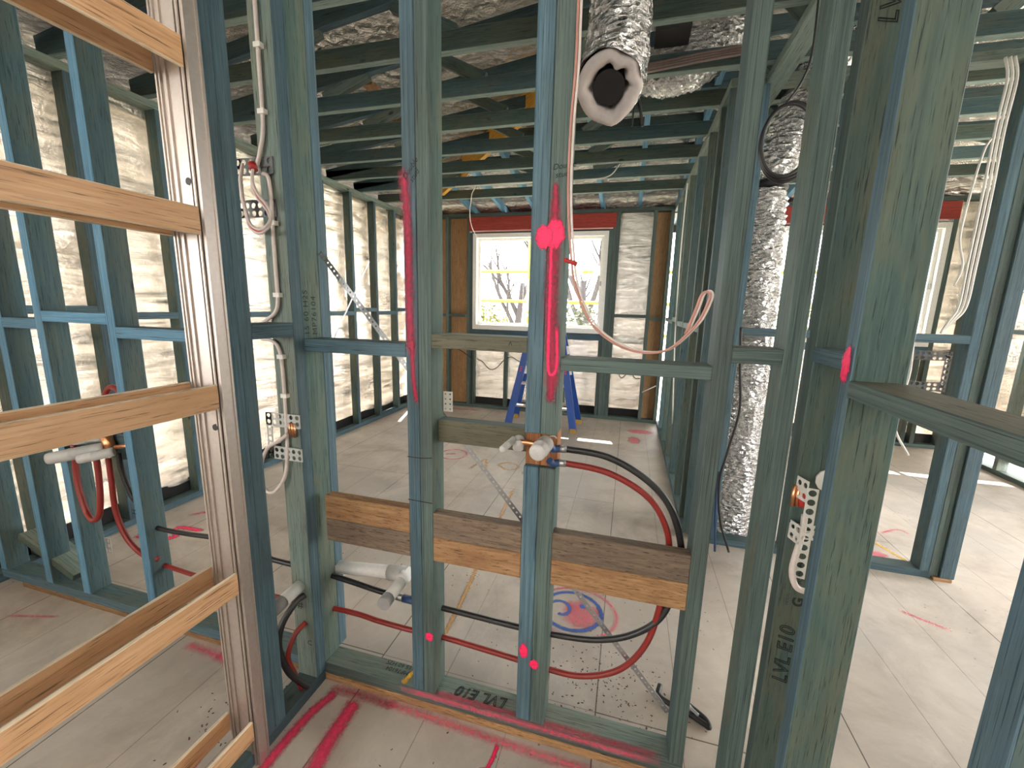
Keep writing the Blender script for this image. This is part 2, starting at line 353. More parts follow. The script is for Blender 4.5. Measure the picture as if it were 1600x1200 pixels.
def perf(bm, o, u, v, L, W, cell, thick=.002):
    """perforated plastic strip: square cells with a round hole each"""
    o, u, v = Vector(o), Vector(u).normalized(), Vector(v).normalized(); nn = u.cross(v)
    nu = max(1, round(L/cell)); nv = max(1, round(W/cell)); cu_, cv_ = L/nu, W/nv
    for i in range(nu):
        for j in range(nv):
            c = o+u*(i+.5)*cu_+v*(j+.5)*cv_; S = 12; hr = min(cu_, cv_)*(.36 if cell > .0195 else .2); A = []; B = []
            for k in range(S):
                a = 2*math.pi*(k+.5)/S; ca, sa = math.cos(a), math.sin(a); q = max(abs(ca), abs(sa))
                A.append((c+u*ca*hr+v*sa*hr)); B.append((c+u*ca/q*cu_/2+v*sa/q*cv_/2))
            for s in (0, 1):
                va = [bm.verts.new(x+nn*thick*s) for x in A]; vb = [bm.verts.new(x+nn*thick*s) for x in B]
                for k in range(S):
                    k2 = (k+1) % S; bm.faces.new((va[k], vb[k], vb[k2], va[k2]) if s else (va[k2], vb[k2], vb[k], va[k]))
                if s == 0: va0, vb0 = va, vb
                else:
                    for k in range(S):
                        k2 = (k+1) % S; bm.faces.new((va0[k], va[k], va[k2], va0[k2]))
                        bm.faces.new((vb0[k2], vb[k2], vb[k], vb0[k]))

BL = ('blue_b', 'blue_e'); GR = ('grn_b', 'grn_e'); PINE = ('pine', 'pine'); OLD = ('pine_old', 'pine_old')
PB = .03; PT = .075         # bottom plate above its packer
ST = 2.72                   # stud tops
TP = 2.765                  # plate tops

# ------------------------------------------------------------------ floor and ground
bm = bmesh.new(); bmbox(bm, -3.3, 5.2, -5.0, 5.95, -.12, 0)
floor = tag(fin('floor', bm, None, ('floor',)), kind='structure')
bm = bmesh.new(); bmbox(bm, -40, 40, -30, 60, -.75, -.65)
tag(fin('ground', bm, None, ('soil',)), kind='structure')

# ------------------------------------------------------------------ near wall frame straight ahead
FY0, FY1 = 1.204, 1.294
fr = empty('wall_frame', (-.35, 1.25, 0), 'blue and green treated timber stud wall frame straight ahead, with pine blocking boards and pipes', 'wall frame')
tb('packing_strip', -1.08, .27, 1.200, 1.290, 0, PB, fr, ('pine', 'pine'), 'rough bare pine packing strip')
bplate = tb('bottom_plate', -1.08, .265, FY0, FY1, PB, PT, fr, ('pale_b', 'grn_e'))
tb('top_plate', -1.17, .43, FY0, FY1, ST, TP, fr, GR)
tb('stud', -1.125, -1.08, FY0, FY1, PB, ST, fr, ('grn_b', 'blue_e')); end_stud = fr.children[-1]
tb('stud', -1.125, -1.08, 1.296, 1.339, PT, ST, fr, ('blue_b', 'blue_e'))
s1a = tb('stud', -.688, -.6435, FY0, FY1, PT, ST, fr, ('blue_b', 'blue_e'))
s1b = tb('stud', -.6425, -.598, FY0, FY1, PT, ST, fr, ('grn_b', 'grn_e'))
s3 = tb('stud', .222, .265, FY0, FY1, PT, ST, fr, ('blue_b', 'grn_e'))
s4 = tb('stud', .383, .427, FY0, FY1, 0, ST, fr, ('grn_b', 'grn_e'))
# centre double stud, notched for the tap plumbing
for x0, x1, mt in ((-.286, -.2375, ('blue_b', 'blue_e')), (-.2365, -.186, ('grn_b', 'grn_e'))):
    tb('stud', x0, x1, FY0, FY1, 1.122, ST, fr, mt); sx = fr.children[-1]
    if x0 > -.25: s2b = sx
    else: s2a = sx
    s2c = tb('stud_notch', x0, x1, FY0+.022, FY1, 1.012, 1.125, fr, ('scorch', 'scorch'), 'bare orange notch cut into stud', axis=2)
    tb('stud', x0, x1, FY0, FY1, PT, 1.014, fr, mt)
    if x0 > -.25: s2bl = fr.children[-1]
    else: s2al = fr.children[-1]
for x0, x1, z0, z1, mt in ((-1.08, -.688, 1.331, 1.375, ('blue_b', 'blue_e')), (-.598, -.286, 1.366, 1.411, ('pale_b', 'brown_b')),
                           (-.186, .222, 1.320, 1.357, ('grn_b', 'grn_e')), (.265, .383, 1.369, 1.410, ('brown_b', 'grn_e'))):
    tb('noggin', x0, x1, FY0, FY1, z0, z1, fr, mt)
    if x0 == -.598: nogb = fr.children[-1]
tb('noggin', -.598, -.286, 1.249, 1.294, 1.043, 1.122, fr, ('brown_b', 'grn_e'), 'wide flat grey brown noggin behind the tap fittings', axis=0)
for x0, x1, z0, z1, mt, lb in ((-1.08, -.688, .712, .803, PINE, 'golden pine board with a knot'), (-1.08, -.688, .622, .711, OLD, 'greyish weathered pine board'),
                           (-.598, -.286, .712, .803, OLD, 'brown weathered pine board'), (-.598, -.286, .622, .711, PINE, 'golden pine board'),
                           (-.186, .222, .712, .803, OLD, 'brown weathered pine board'), (-.186, .222, .622, .711, PINE, 'golden pine board')):
    tb('blocking_board', x0+(.045 if x0 == -1.08 else 0), x1, FY0, FY0+.04, z0, z1, fr, mt, lb, axis=0)
# paint and writing on the near frame
F = (0, -1, 0)
ribbon('paint_stroke', [(-.683, 1.204, 1.90), (-.672, 1.204, 1.7), (-.672, 1.204, 1.5), (-.668, 1.204, 1.34)], .040, F, s1a, 'pinkdark')
ribbon('paint_stroke', [(-.666, 1.204, 1.40), (-.662, 1.204, 1.27), (-.652, 1.204, 1.18)], .022, F, s1a, 'pinkdark', off=.0016)
ribbon('paint_stroke', [(-.220, 1.204, 1.84), (-.219, 1.204, 1.74), (-.219, 1.204, 1.5), (-.208, 1.204, 1.32), (-.212, 1.204, 1.22)], lambda t: .014+.034*min(1, t*3)*(1 if t < .85 else .6), F, s2b, 'pinkdark')
ribbon('paint_stroke', [(-.226, 1.204, 1.72), (-.224, 1.204, 1.5), (-.221, 1.204, 1.33), (-.205, 1.204, 1.308), (-.196, 1.204, 1.34), (-.200, 1.204, 1.45)], .012, F, s2b, 'pink', off=.0018)
blob('paint_spot', (-.217, 1.204, 1.703), .030, .043, F, (1, 0, 0), s2b, 'pink', off=.002)
blob('paint_spot', (-.246, 1.204, 1.695), .026, .034, F, (1, 0, 0), s2a, 'pink', off=.0026)
blob('paint_spot', (-.617, 1.204, .315), .016, .019, F, (1, 0, 0), s1b, 'pink')
blob('paint_spot', (-.266, 1.204, .352), .016, .029, F, (1, 0, 0), s2al, 'pink')
blob('paint_spot', (-.229, 1.204, .309), .018, .019, F, (1, 0, 0), s2bl, 'pink')
text('handwriting', 'Double\n stud', .021, (-.230, 1.204, 1.868), (1, 0, .1), (-.1, 0, 1), s2b, shear=.25)
text('handwriting', 'Double\n stud', .023, (-.676, 1.204, 1.865), (.72, 0, .9), (-.9, 0, .72), s1a, shear=.25)
text('timber_print', '15 60 H2S', .032, (-1.08, 1.230, 1.385), (0, 0, 1), (0, -1, 0), end_stud, 'ink', spacing=1.15)
text('timber_print', 'MP76104', .032, (-1.08, 1.268, 1.385), (0, 0, 1), (0, -1, 0), end_stud, 'ink', spacing=1.15)
text('timber_print', 'LVL E10', .058, (-.33, 1.262, PT), (-1, 0, 0), (0, -1, 0), bplate, 'ink', True, .25)
text('timber_print', 'MP76104\n15 60 H2S', .026, (-.735, 1.262, PT), (-1, 0, 0), (0, -1, 0), bplate, 'ink')
ribbon('paint_stroke', [(-.712, 1.29, PT), (-.726, 1.245, PT), (-.735, 1.207, PT)], .028, (0, 0, 1), bplate, 'ochre')
ribbon('paint_stroke', [(-.62, 1.210, PT), (-.35, 1.212, PT), (-.05, 1.212, PT), (.2, 1.212, PT)], .034, (0, 0, 1), bplate, 'pinkwash')
ribbon('paint_stroke', [(-.75, 1.204, .06), (-.3, 1.204, .06), (.2, 1.204, .06)], .03, F, bplate, 'pinkfaint')
ribbon('pencil_line', [(-.69, 1.204, .995), (-.64, 1.204, .995), (-.599, 1.204, 1.0)], .003, F, s1a, 'ink')
ribbon('pencil_line', [(-.69, 1.204, .84), (-.599, 1.204, .838)], .003, F, s1a, 'ink')
text('pencil_mark', '^', .03, (-.345, 1.204, 1.378), (1, 0, 0), (0, 0, 1), nogb, 'ink')

# diagonal steel strap on the back of the near frame
bm = bmesh.new(); p0, p1 = Vector((-1.07, 1.298, 1.675)), Vector((.222, 1.298, .165)); dd = (p1-p0).normalized(); sv = Vector((0, -1, 0)).cross(dd)
perf(bm, p0-sv*.012, dd, sv, (p1-p0).length, .019, .019, .0012)
fin('steel_strap', bm, fr, ('steel',), 'thin perforated metal bracing strap running diagonally')

# ------------------------------------------------------------------ continuation of the near wall to the left (other room)
fl = empty('wall_frame', (-2.1, 1.25, 0), 'blue timber stud wall frame on the far left, seen through the wooden slats', 'wall frame')
tb('packing_strip', -2.95, -1.17, 1.206, 1.288, 0, PB, fl, PINE, 'bare pine packing strip')
tb('bottom_plate', -3.1, -1.17, FY0, FY1, PB, PT, fl, BL); tb('top_plate', -3.1, -1.17, FY0, FY1, ST, TP, fl, BL)
LB = ('blue_b', 'litblue_e')
for x in (-3.1, -2.745, -2.475, -2.038, -1.605): tb('stud', x, x+.045, FY0, FY1, PT, ST, fl, LB)
st_l = fl.children[-2]
for x0, x1, z in ((-2.70, -2.475, 1.355), (-2.43, -2.038, 1.390), (-1.993, -1.605, 1.337), (-3.055, -2.745, 1.39), (-1.56, -1.215, 1.37)):
    tb('noggin', x0, x1, FY0, FY1, z, z+.045, fl, ('blue_b', 'litblue_e'))
beam('offcut', (-2.93, 1.27, .285), (-2.56, 1.27, .125), .035, .11, (.36, 0, 1), fl, ('pale_b', 'grn_b'), 'yellowish green offcut board leaning across the plate')
tb('noggin', -2.43, -2.038, 1.26, 1.29, .78, .90, fl, ('blue_b', 'blue_e'), 'board behind the tap fittings', axis=0)
for zz in (1.0, .95, .88, .78): text('pencil_mark', 'H' if zz == .88 else '-', .035, (-2.028, 1.204, zz-.32), (0, 0, 1), (-1, 0, 0), st_l, 'ink')

# ------------------------------------------------------------------ return wall on the left with the sliding door pocket
RX0, RX1 = -1.17, -1.08
rl = empty('wall_frame', (-1.125, 1.06, 0), 'short blue timber return wall frame holding the white cable, left of the corner', 'wall frame')
tb('bottom_plate', RX0, RX1, .30, FY0, 0, .045, rl, BL); tb('top_plate', RX0, RX1, -.4, FY0, ST, TP, rl, BL)
tb('stud', RX0, RX1, .909, .9535, .045, ST, rl, BL); tb('stud', RX0, RX1, .9545, .999, .045, ST, rl, BL)
sA = tb('stud', RX0, RX1, 1.159, 1.2035, .045, ST, rl, ('pale_b', 'blue_e'))
tb('noggin', RX0, RX1, 1.0, 1.159, 1.385, 1.43, rl, BL)
text('handwriting', '#', .045, (-1.150, 1.159, .345), (1, 0, 0), (0, 0, 1), sA, 'ink'); text('handwriting', 'C', .03, (-1.115, 1.159, .19), (1, 0, 0), (0, 0, 1), sA, 'ink')
pk = empty('pocket_door_frame', (-1.11, .4, 0), 'pale pine slats on an aluminium post, a sliding door pocket at the left edge', 'door frame')
bm = bmesh.new()
bmbox(bm, -1.160, -1.072, .866, .869, .0, 2.6); bmbox(bm, -1.163, -1.158, .862, .906, 0, 2.6); bmbox(bm, -1.077, -1.072, .862, .906, 0, 2.6)
for x in (-1.150, -1.130, -1.085): bmbox(bm, x, x+.004, .861, .867, 0, 2.6)
bmbox(bm, -1.0715, -1.060, .868, .872, 0, 2.6); bmbox(bm, -1.064, -1.060, .872, .884, 0, 2.6); bmbox(bm, -1.072, -1.063, .884, .904, 0, 2.6); bmbox(bm, -1.064, -1.060, .900, .906, 0, 2.6)
post = fin('aluminium_post', bm, pk, ('alu',))
for z in (1.79, 1.19-.04):
    bm = bmesh.new(); sweep(bm, [(-1.090, .860, z), (-1.090, .866, z)], .009, 14); fin('plug', bm, post, ('black',), 'round black plug')
for z0 in (2.040, 1.660, 1.206, .640, .115):
    tb('slat', -1.0715, -1.0600, -.25, .858, z0, z0+.068, pk, ('slat', 'slat_e'))
    tb('slat', -1.1735, -1.1620, -.25, .862, z0, z0+.068, pk, ('slat', 'slat_e'))
tb('rear_post', -1.160, -1.072, -.30, -.25, 0, 2.6, pk, ('alu', 'alu'))

# ------------------------------------------------------------------ return wall on the right
QX0, QX1 = .43, .522
rr = empty('wall_frame', (.475, .8, 0), 'green timber return wall frame close to camera on the right, with the sloping noggin', 'wall frame')
tb('bottom_plate', QX0, QX1, 1.10, FY0, 0, .03, rr, GR); tb('top_plate', QX0, QX1, -.4, FY1, ST, TP, rr, GR)
sL = tb('stud', QX0+.003, QX1+.003, 1.159, 1.2035, .0, ST, rr, ('grn_b', 'grn_e'))
sB = tb('stud', QX0+.002, QX1+.004, .972, 1.014, .0, ST, rr, ('grn_b', 'blue_e'))
tb('stud', QX0, QX1, .505, .549, .0, ST, rr, ('blue_b', 'blue_e'))
tb('noggin', QX0, QX1, 1.014, 1.159, 1.388, 1.424, rr, ('blue_b', 'blue_e'))
tb('noggin', QX0, QX1, .549, .972, 1.338, 1.372, rr, ('brown_b', 'grn_e'))
tb('noggin', QX0, QX1, -.3, .505, 1.338, 1.372, rr, ('brown_b', 'blue_e'))
blob('paint_spot', (.432, .993, 1.40), .018, .040, (-1, 0, 0), (0, 1, 0), sB, 'pink', off=.003)
text('timber_print', 'LVL E10', .052, (.488, 1.159, .495), (0, 0, 1), (-1, 0, 0), sL, 'ink', True, .2)
text('timber_print', 'G', .036, (.496, 1.159, .735), (0, 0, 1), (-1, 0, 0), sL, 'ink', bold=.0015)
text('timber_print', 'MEYLVL', .010, (.462, 1.159, .735), (0, 0, 1), (-1, 0, 0), sL, 'ink')
text('timber_print', 'AS/NZS', .020, (.486, 1.159, .80), (0, 0, 1), (-1, 0, 0), sL, 'ink')
text('timber_print', 'LVL E10', .05, (.488, 1.159, 2.095), (0, 0, 1), (-1, 0, 0), sL, 'ink', True, .2)

# ------------------------------------------------------------------ second wall frame, beyond, to the right
w2 = empty('wall_frame', (1.2, 2.82, 0), 'dark blue timber wall frame further back on the right, ending in a thick post', 'wall frame')
WY0, WY1 = 2.78, 2.87
tb('bottom_plate', .535, 1.80, WY0, WY1, 0, .045, w2, BL); tb('top_plate', .535, 3.5, WY0, WY1, ST, TP, w2, ('pale_b', 'pale_b'))
for x in (.60, 1.02, 1.32): tb('stud', x, x+.045, WY0, WY1, .045, ST, w2, BL)
tb('stud', 1.74, 1.785, WY0, WY1, .02, ST, w2, BL); tb('stud', 1.786, 1.831, WY0, WY1, .02, ST, w2, GR); tb('stud', 1.832, 1.90, 2.765, 2.86, .02, ST, w2, BL)
tb('packing_strip', 1.80, 1.89, 2.76, 2.86, 0, .02, w2, PINE, 'orange brown pine packer under the post', axis=0)
for x0, x1 in ((.645, 1.02), (1.065, 1.32), (1.365, 1.74)): tb('noggin', x0, x1, WY0, WY1, 1.365, 1.41, w2, BL)

# ------------------------------------------------------------------ right wall of the main room
rw = empty('wall_frame', (.49, 4.3, 0), 'row of closely seen blue green studs forming the right wall of the far room', 'wall frame')
tb('bottom_plate', .445, .535, 2.87, 5.765, 0, .045, rw, BL); tb('top_plate', .445, .535, 2.78, 5.765, ST, TP, rw, ('pale_b', 'pale_b'))
ys = [2.79, 3.02, 3.40, 3.88, 4.37, 4.87, 5.40]
for i, y in enumerate(ys): tb('stud', .445, .535, y, y+.045, .045, ST, rw, GR if i % 3 else BL)
for y0, y1 in zip(ys[1:-1], ys[2:]): tb('noggin', .445, .535, y0+.045, y1, 1.36+.03*(int(y0*10) % 2), 1.405+.03*(int(y0*10) % 2), rw, ('pale_b', 'pale_b'))
tb('noggin', .445, .535, 5.445, 5.765, 1.37, 1.415, rw, ('pale_b', 'pale_b'))

# ------------------------------------------------------------------ left outside wall
lw = empty('wall_frame', (-3.145, 2.5, 0), 'long left outside wall frame of blue studs against shiny foil wrap', 'wall frame')
tb('bottom_plate', -3.19, -3.10, -1.4, 5.86, 0, .045, lw, BL); tb('top_plate', -3.19, -3.10, -1.4, 5.86, ST, TP, lw, ('pale_b', 'pale_b'))
ly_ = [-1.0, -.55, -.1, .4, .88, 1.36, 1.80, 2.27, 2.76, 3.29, 3.815, 4.27, 4.73, 5.19, 5.60]
for y in ly_: tb('stud', -3.19, -3.10, y, y+.045, .045, ST, lw, ('grn_b', 'blue_e'))
for i, (y0, y1) in enumerate(zip(ly_[:-1], ly_[1:])): tb('noggin', -3.19, -3.10, y0+.045, y1, 1.36+.04*(i % 2), 1.405+.04*(i % 2), lw, BL)
bm = bmesh.new(); p0, p1 = Vector((-3.096, 4.6, 2.0)), Vector((-3.096, 3.4, .5)); dd = (p1-p0).normalized(); sv = Vector((1, 0, 0)).cross(dd)
perf(bm, p0-sv*.012, dd, sv, (p1-p0).length, .019, .019, .0012); fin('steel_strap', bm, lw, ('steel',), 'thin dark metal strap crossing the studs')

def wrap_sheet(name, origin, u, v, L, Hh, nrm, amp, parent=None, step=.06, fn=None, mats=('wrap',)):
    origin, u, v, nrm = Vector(origin), Vector(u), Vector(v), Vector(nrm)
    nu, nv = int(L/step), int(Hh/step); bm = bmesh.new(); g = []; nv = int(Hh/min(step, .022))
    for i in range(nu+1):
        row = []
        for j in range(nv+1):
            a, b = L*i/nu, Hh*j/nv
            w = .35*mnoise.noise(Vector((a*1.3, b*1.1, 5)))+.12*mnoise.noise(Vector((a*4, b*2, 7)))
            d = amp*mnoise.noise(Vector((a*1.1, (b+w)*11, origin.x+origin.y)))+amp*.55*mnoise.noise(Vector((a*2.4, (b-w)*22, 3)))+amp*.8*mnoise.noise(Vector((a*2.2, b*1.5, 13)))
            if j == 0: b += .012*mnoise.noise(Vector((a*6, 1, 9)))
            row.append(bm.verts.new(origin+u*a+v*b+nrm*d))
        g.append(row)
    for i in range(nu):
        for j in range(nv):
            f = bm.faces.new((g[i][j], g[i+1][j], g[i+1][j+1], g[i][j+1])); f.smooth = True
    return fin(name, bm, parent, mats, recalc=False)
wl_ = tag(wrap_sheet('wall_wrap', (-3.205, -.9, .12), (0, 1, 0), (0, 0, 1), 6.75, 2.62, (1, 0, 0), .020), 'shiny creased foil wrap behind the studs of the long left wall', 'foil wrap')
bx('black_strip', -3.215, -3.2, -5.0, 5.86, -.02, .14, wl_, 'plain_black', 'black strip below the foil')  # plain black strip along the bottom edge of the sheet

# ------------------------------------------------------------------ far wall with window
BY0, BY1 = 5.765, 5.855
fwf = empty('wall_frame', (-1.3, 5.81, 0), 'far end wall frame around the window, with a red lintel and ply panels', 'wall frame')
tb('bottom_plate', -3.1, .445, BY0, BY1, 0, .045, fwf, GR); tb('top_plate', -3.1, .535, BY0, BY1, ST, TP, fwf, GR)
for x in (-3.1, -2.62, -2.292, -2.246, -.334, -.289, -.244, .20, .40):
    tb('stud', x, x+.045, BY0, BY1, .045, ST if x not in (-2.246, -.334) else 2.51, fwf, GR)
for x in (-2.22, -1.715, -1.27, -.86, -.385): tb('stud', x, x+.045, BY0, BY1, .045, 1.08, fwf, GR, 'short stud under the window')
tb('sill_trimmer', -2.22, -.335, BY0, BY1, 1.08, 1.17, fwf, BL, axis=0)
tb('lintel', -2.27, -.25, BY0-.004, BY1, 2.535, 2.715, fwf, ('red', 'red'), 'deep red window lintel', axis=0)
for x0, x1, z in ((-3.055, -2.62, 1.34), (-2.575, -2.315, 1.34), (-.20, .20, 1.40), (.245, .40, 1.37)): tb('noggin', x0, x1, BY0, BY1, z, z+.04, fwf, GR)
for x0, x1 in ((-3.06, -2.30), (.21, .44)): tb('bracing_panel', x0, x1, BY1+.001, BY1+.008, .02, ST, fwf, ('ply', 'ply'), 'brown ply bracing panel', axis=2)
ww = tag(wrap_sheet('wall_wrap', (-2.30, 5.875, .13), (1, 0, 0), (0, 0, 1), 2.53, 1.02, (0, -1, 0), .014, step=.04, mats=('wrap2',)), 'creased silver foil wrap under the window in the far wall', 'foil wrap')
wrap_sheet('upper_sheet', (-.285, 5.876, 1.05), (1, 0, 0), (0, 0, 1), .52, 1.70, (0, -1, 0), .012, ww, step=.03, mats=('wrap2',))
bx('black_strip', -2.3, .24, 5.86, 5.873, -.02, .15, ww, 'plain_black', 'black strip below the foil')

def window(n, x0, x1, z0, z1):
    w = empty('window_%d' % n, ((x0+x1)/2, 5.81, z0), kind='structure')
    bm = bmesh.new(); t = .055
    for a in ((x0, x1, z0, z0+t*1.2), (x0, x1, z1-t, z1), (x0, x0+t, z0+t, z1-t), (x1-t, x1, z0+t, z1-t)): bmbox(bm, a[0], a[1], 5.76, 5.90, a[2], a[3])
    fin('window_frame', bm, w, ('white',))
    xm = (x0+x1)/2
    for a0, a1, y in ((x0+t, xm+.02, 5.855), (xm-.02, x1-t, 5.825)):
        bm = bmesh.new(); s = .035
        for a in ((a0, a1, z0+t*1.2, z0+t*1.2+s), (a0, a1, z1-t-s, z1-t), (a0, a0+s, z0+t*1.2+s, z1-t-s), (a1-s, a1, z0+t*1.2+s, z1-t-s)): bmbox(bm, a[0], a[1], y-.012, y+.012, a[2], a[3])
        sf = fin('sash_frame', bm, w, ('white',))
        bx('pane', a0+s, a1-s, y-.002, y+.002, z0+t*1.2+s, z1-t-s, sf, 'glass')
    bx('latch', x1-t-.028, x1-t-.008, 5.800, 5.813, (z0+z1)/2-.03, (z0+z1)/2+.03, w, 'steel')
    return w
window(1, -2.20, -.335, 1.172, 2.495)
window(2, 1.38, 3.24, 1.172, 2.50)

# far wall of the second room
fw2 = empty('wall_frame', (2.2, 5.81, 0), 'far wall frame of the second room on the right, red lintel over its window', 'wall frame')
tb('bottom_plate', .535, 3.55, BY0, BY1, 0, .045, fw2, GR); tb('top_plate', .535, 3.64, BY0, BY1, ST, TP, fw2, GR)
for x in (.535, .98, 1.285, 1.333, 3.245, 3.50): tb('stud', x, x+.045, BY0, BY1, .045, ST if x != 1.333 else 2.51, fw2, GR)
for x in (1.75, 2.2, 2.65, 3.15): tb('stud', x, x+.045, BY0, BY1, .045, 1.08, fw2, GR, 'short stud under the window')
tb('sill_trimmer', 1.38, 3.245, BY0, BY1, 1.08, 1.17, fw2, BL, axis=0)
tb('lintel', 1.33, 3.29, BY0-.004, BY1, 2.535, 2.715, fw2, ('red', 'red'), 'deep red window lintel', axis=0)
w2w = tag(wrap_sheet('wall_wrap', (.55, 5.876, .13), (1, 0, 0), (0, 0, 1), 3.08, 1.02, (0, -1, 0), .010, step=.06), 'silver foil wrap on the far wall of the second room', 'foil wrap')
wrap_sheet('upper_sheet', (.55, 5.877, 1.05), (1, 0, 0), (0, 0, 1), .80, 1.70, (0, -1, 0), .009, w2w, step=.06)
wrap_sheet('upper_sheet', (3.27, 5.877, 1.05), (1, 0, 0), (0, 0, 1), .36, 1.70, (0, -1, 0), .009, w2w, step=.06)
bx('black_strip', .55, 3.6, 5.86, 5.873, -.02, .15, w2w, 'plain_black', 'black strip below the foil')
bw = empty('unseen_wall_rear', (0, -4.95, 0), kind='structure')  # unseen walls added to darken the space behind the camera
for x0, x1, z0, z1 in ((-3.2, -1.6, 0, 2.75), (-.2, 3.7, 0, 2.75), (-1.6, -.2, 0, 2.75)): bx('light_block_panel', x0, x1, -4.98, -4.93, z0, z1, bw, 'unseen_wall')
bx('light_block_panel', -3.22, -3.19, -4.93, -.9, 0, 1.2, empty('unseen_wall_left', (-3.2, -2.6, 0), kind='structure'), 'unseen_wall')  # unseen low wall, left open above to light the left studs
bw = empty('unseen_wall_right', (3.66, -1.2, 0), kind='structure')
bx('light_block_panel', 3.655, 3.70, -4.93, 1.5, 0, 2.75, bw, 'unseen_wall')  # unseen wall added to cut the light from the right
rr2 = empty('wall_frame', (3.6, 4.6, 0), 'bright teal studs of the outside wall at the far right edge', 'wall frame')
tb('bottom_plate', 3.55, 3.64, 2.3, 5.765, 0, .045, rr2, GR); tb('top_plate', 3.55, 3.64, -1.0, 5.765, ST, TP, rr2, GR)
for y in (2.3, 2.75, 3.2, 3.65, 4.1, 4.55, 5.0, 5.45): tb('stud', 3.55, 3.64, y, y+.045, .045, ST, rr2, ('pale_b', 'pale_b'))
for y in (4.145, 4.595, 5.045): tb('noggin', 3.55, 3.64, y, y+.405, 1.36, 1.40, rr2, GR)
tag(wrap_sheet('wall_wrap', (3.655, 3.9, .13), (0, 1, 0), (0, 0, 1), 1.97, 2.6, (-1, 0, 0), .010, step=.07), 'foil wrap on the outside wall at the far right', 'foil wrap')

# ------------------------------------------------------------------ roof: trusses, rafters, foil
SL = .134
def zl(x): return TP+SL*(x+3.19)
def zf(y): return TP+SL*(5.86-y)
def zr(x): return TP+SL*(6.4-x)*1.0
def roof_z(x, y): return min(zl(x), zf(y), zr(x))
RXE = 5.0
tys = [-.05, .40, .85, 1.30, 1.75, 2.20, 2.65, 3.10, 3.56, 4.02, 4.48, 4.97]
place = ['first', 'second', 'third', 'fourth', 'fifth', 'sixth', 'seventh', 'eighth', 'ninth', 'tenth']
for i, y in enumerate(tys):
    far_rank = len(tys)-1-i
    lab = ('roof truss of blue timber, nearest to the far window wall' if far_rank == 0 else
           'roof truss of blue timber, %s one counted from the far window wall' % place[far_rank] if far_rank < 10 else
           'roof truss of blue timber above the camera, %s' % ['behind the near wall frame', 'over the slatted frame', 'just out of the picture'][12-far_rank if far_rank > 9 else 0])
    t = empty('roof_truss', (0, y, TP), lab, 'roof truss', 'roof trusses across the ceiling')
    tb('bottom_chord', -3.19, RXE, y, y+.045, TP, TP+.095, t, ('grn_b' if i % 2 else 'blue_b', 'lit_e'), axis=0)  # pale edges paint the floor's light onto the chord undersides
    ztop = zf(y)
    xa = min(-3.19+(ztop-TP)/SL, 1.6) - 0
    zt = min(ztop, zl(1.6))
    if zt-TP > .14:
        beam('top_chord', (-3.19+.0, y+.0225, TP+.06), (xa, y+.0225, zt+.045), .045, .09, (0, 1, 0), t, BL)
        if xa < 1.6: beam('top_chord', (xa, y+.0225, zt+.045), (6.4-(zt-TP)/SL-.05, y+.0225, zt+.045), .045, .09, (0, 1, 0), t, BL)
        else: beam('top_chord', (1.6, y+.0225, zt+.045), (RXE, y+.0225, zr(RXE)+.045), .045, .09, (0, 1, 0), t, BL)
        k = 0
        for x in (-2.1, -1.3, -.45, .5, 1.5, 2.5):
            h = roof_z(x, y)-.0; x2 = x+.35; h2 = roof_z(x2, y)
            if h-(TP+.095) > .05:
                if k % 2 == 0: beam('web', (x, y+.0225, TP+.09), (x2, y+.0225, h2+.01), .035, .07, (0, 1, 0), t, ('pale_b', 'grn_e'))
                else: beam('web', (x+.35, y+.0225, TP+.09), (x, y+.0225, h+.01), .035, .07, (0, 1, 0), t, ('grn_b', 'grn_e'))
            k += 1
rc = ['first', 'second', 'third', 'fourth', 'fifth', 'sixth', 'seventh', 'eighth', 'ninth']
for i, x in enumerate((-2.24, -1.80, -1.36, -.90, -.46, .0, .46, 1.0, 1.6)):
    ym = max(5.86-(x+3.19)+.10, 3.2)
    o = beam('jack_rafter', (x+.0225, 6.5, zf(6.5)+.055), (x+.0225, ym, zf(ym)+.055), .045, .09, (1, 0, 0), None, ('litblue_e', 'litblue_e'))  # light falling on the rafters is put into their pale blue
    tag(o, 'pale blue sloping rafter above the window wall, %s from the left' % rc[i], 'rafter', 'rafters above the far wall')
o = beam('hip_beam', (-3.15, 5.82, TP+.03), (-.5, 5.82-2.65, zl(-.5)+.02),   .045, .20, (1, 1, 0), None, ('yellow', 'yellow'))
tag(o, 'bright yellow diagonal hip beam above the ceiling joists', 'beam')
o = tb('ceiling_beam', .62, .72, 1.5, 4.2, TP-.045, TP-.001, None, ('lit_e', 'lit_e'), axis=1)  # pale colour carries the light on this beam
tag(o, 'pale flat beam running overhead beside the foil duct', 'beam')
bm = bmesh.new(); g = []; x0, x1, y0, y1 = -3.75, 5.6, -5.2, 6.74; nx, ny = 150, 180
for i in range(nx+1):
    row = []
    for j in range(ny+1):
        x, y = x0+(x1-x0)*i/nx, y0+(y1-y0)*j/ny
        sag = .02*abs(math.sin(math.pi*(y-.4)/.455))+.010*mnoise.noise(Vector((x*5, y*5, 2)))
        row.append(bm.verts.new((x, y, roof_z(x, y)+.125-sag)))
    g.append(row)
for i in range(nx):
    for j in range(ny):
        f = bm.faces.new((g[i][j], g[i][j+1], g[i+1][j+1], g[i+1][j])); f.smooth = True
rf = tag(fin('roof_foil', bm, None, ('rooffoil',), recalc=False), 'crinkled silver foil lining spread above the roof trusses', 'roof lining')
bm = bmesh.new(); g = []; nx, ny = 40, 40
for i in range(nx+1):
    g.append([bm.verts.new((x0+(x1-x0)*i/nx, y0+(y1-y0)*j/ny, roof_z(x0+(x1-x0)*i/nx, y0+(y1-y0)*j/ny)+.17)) for j in range(ny+1)])
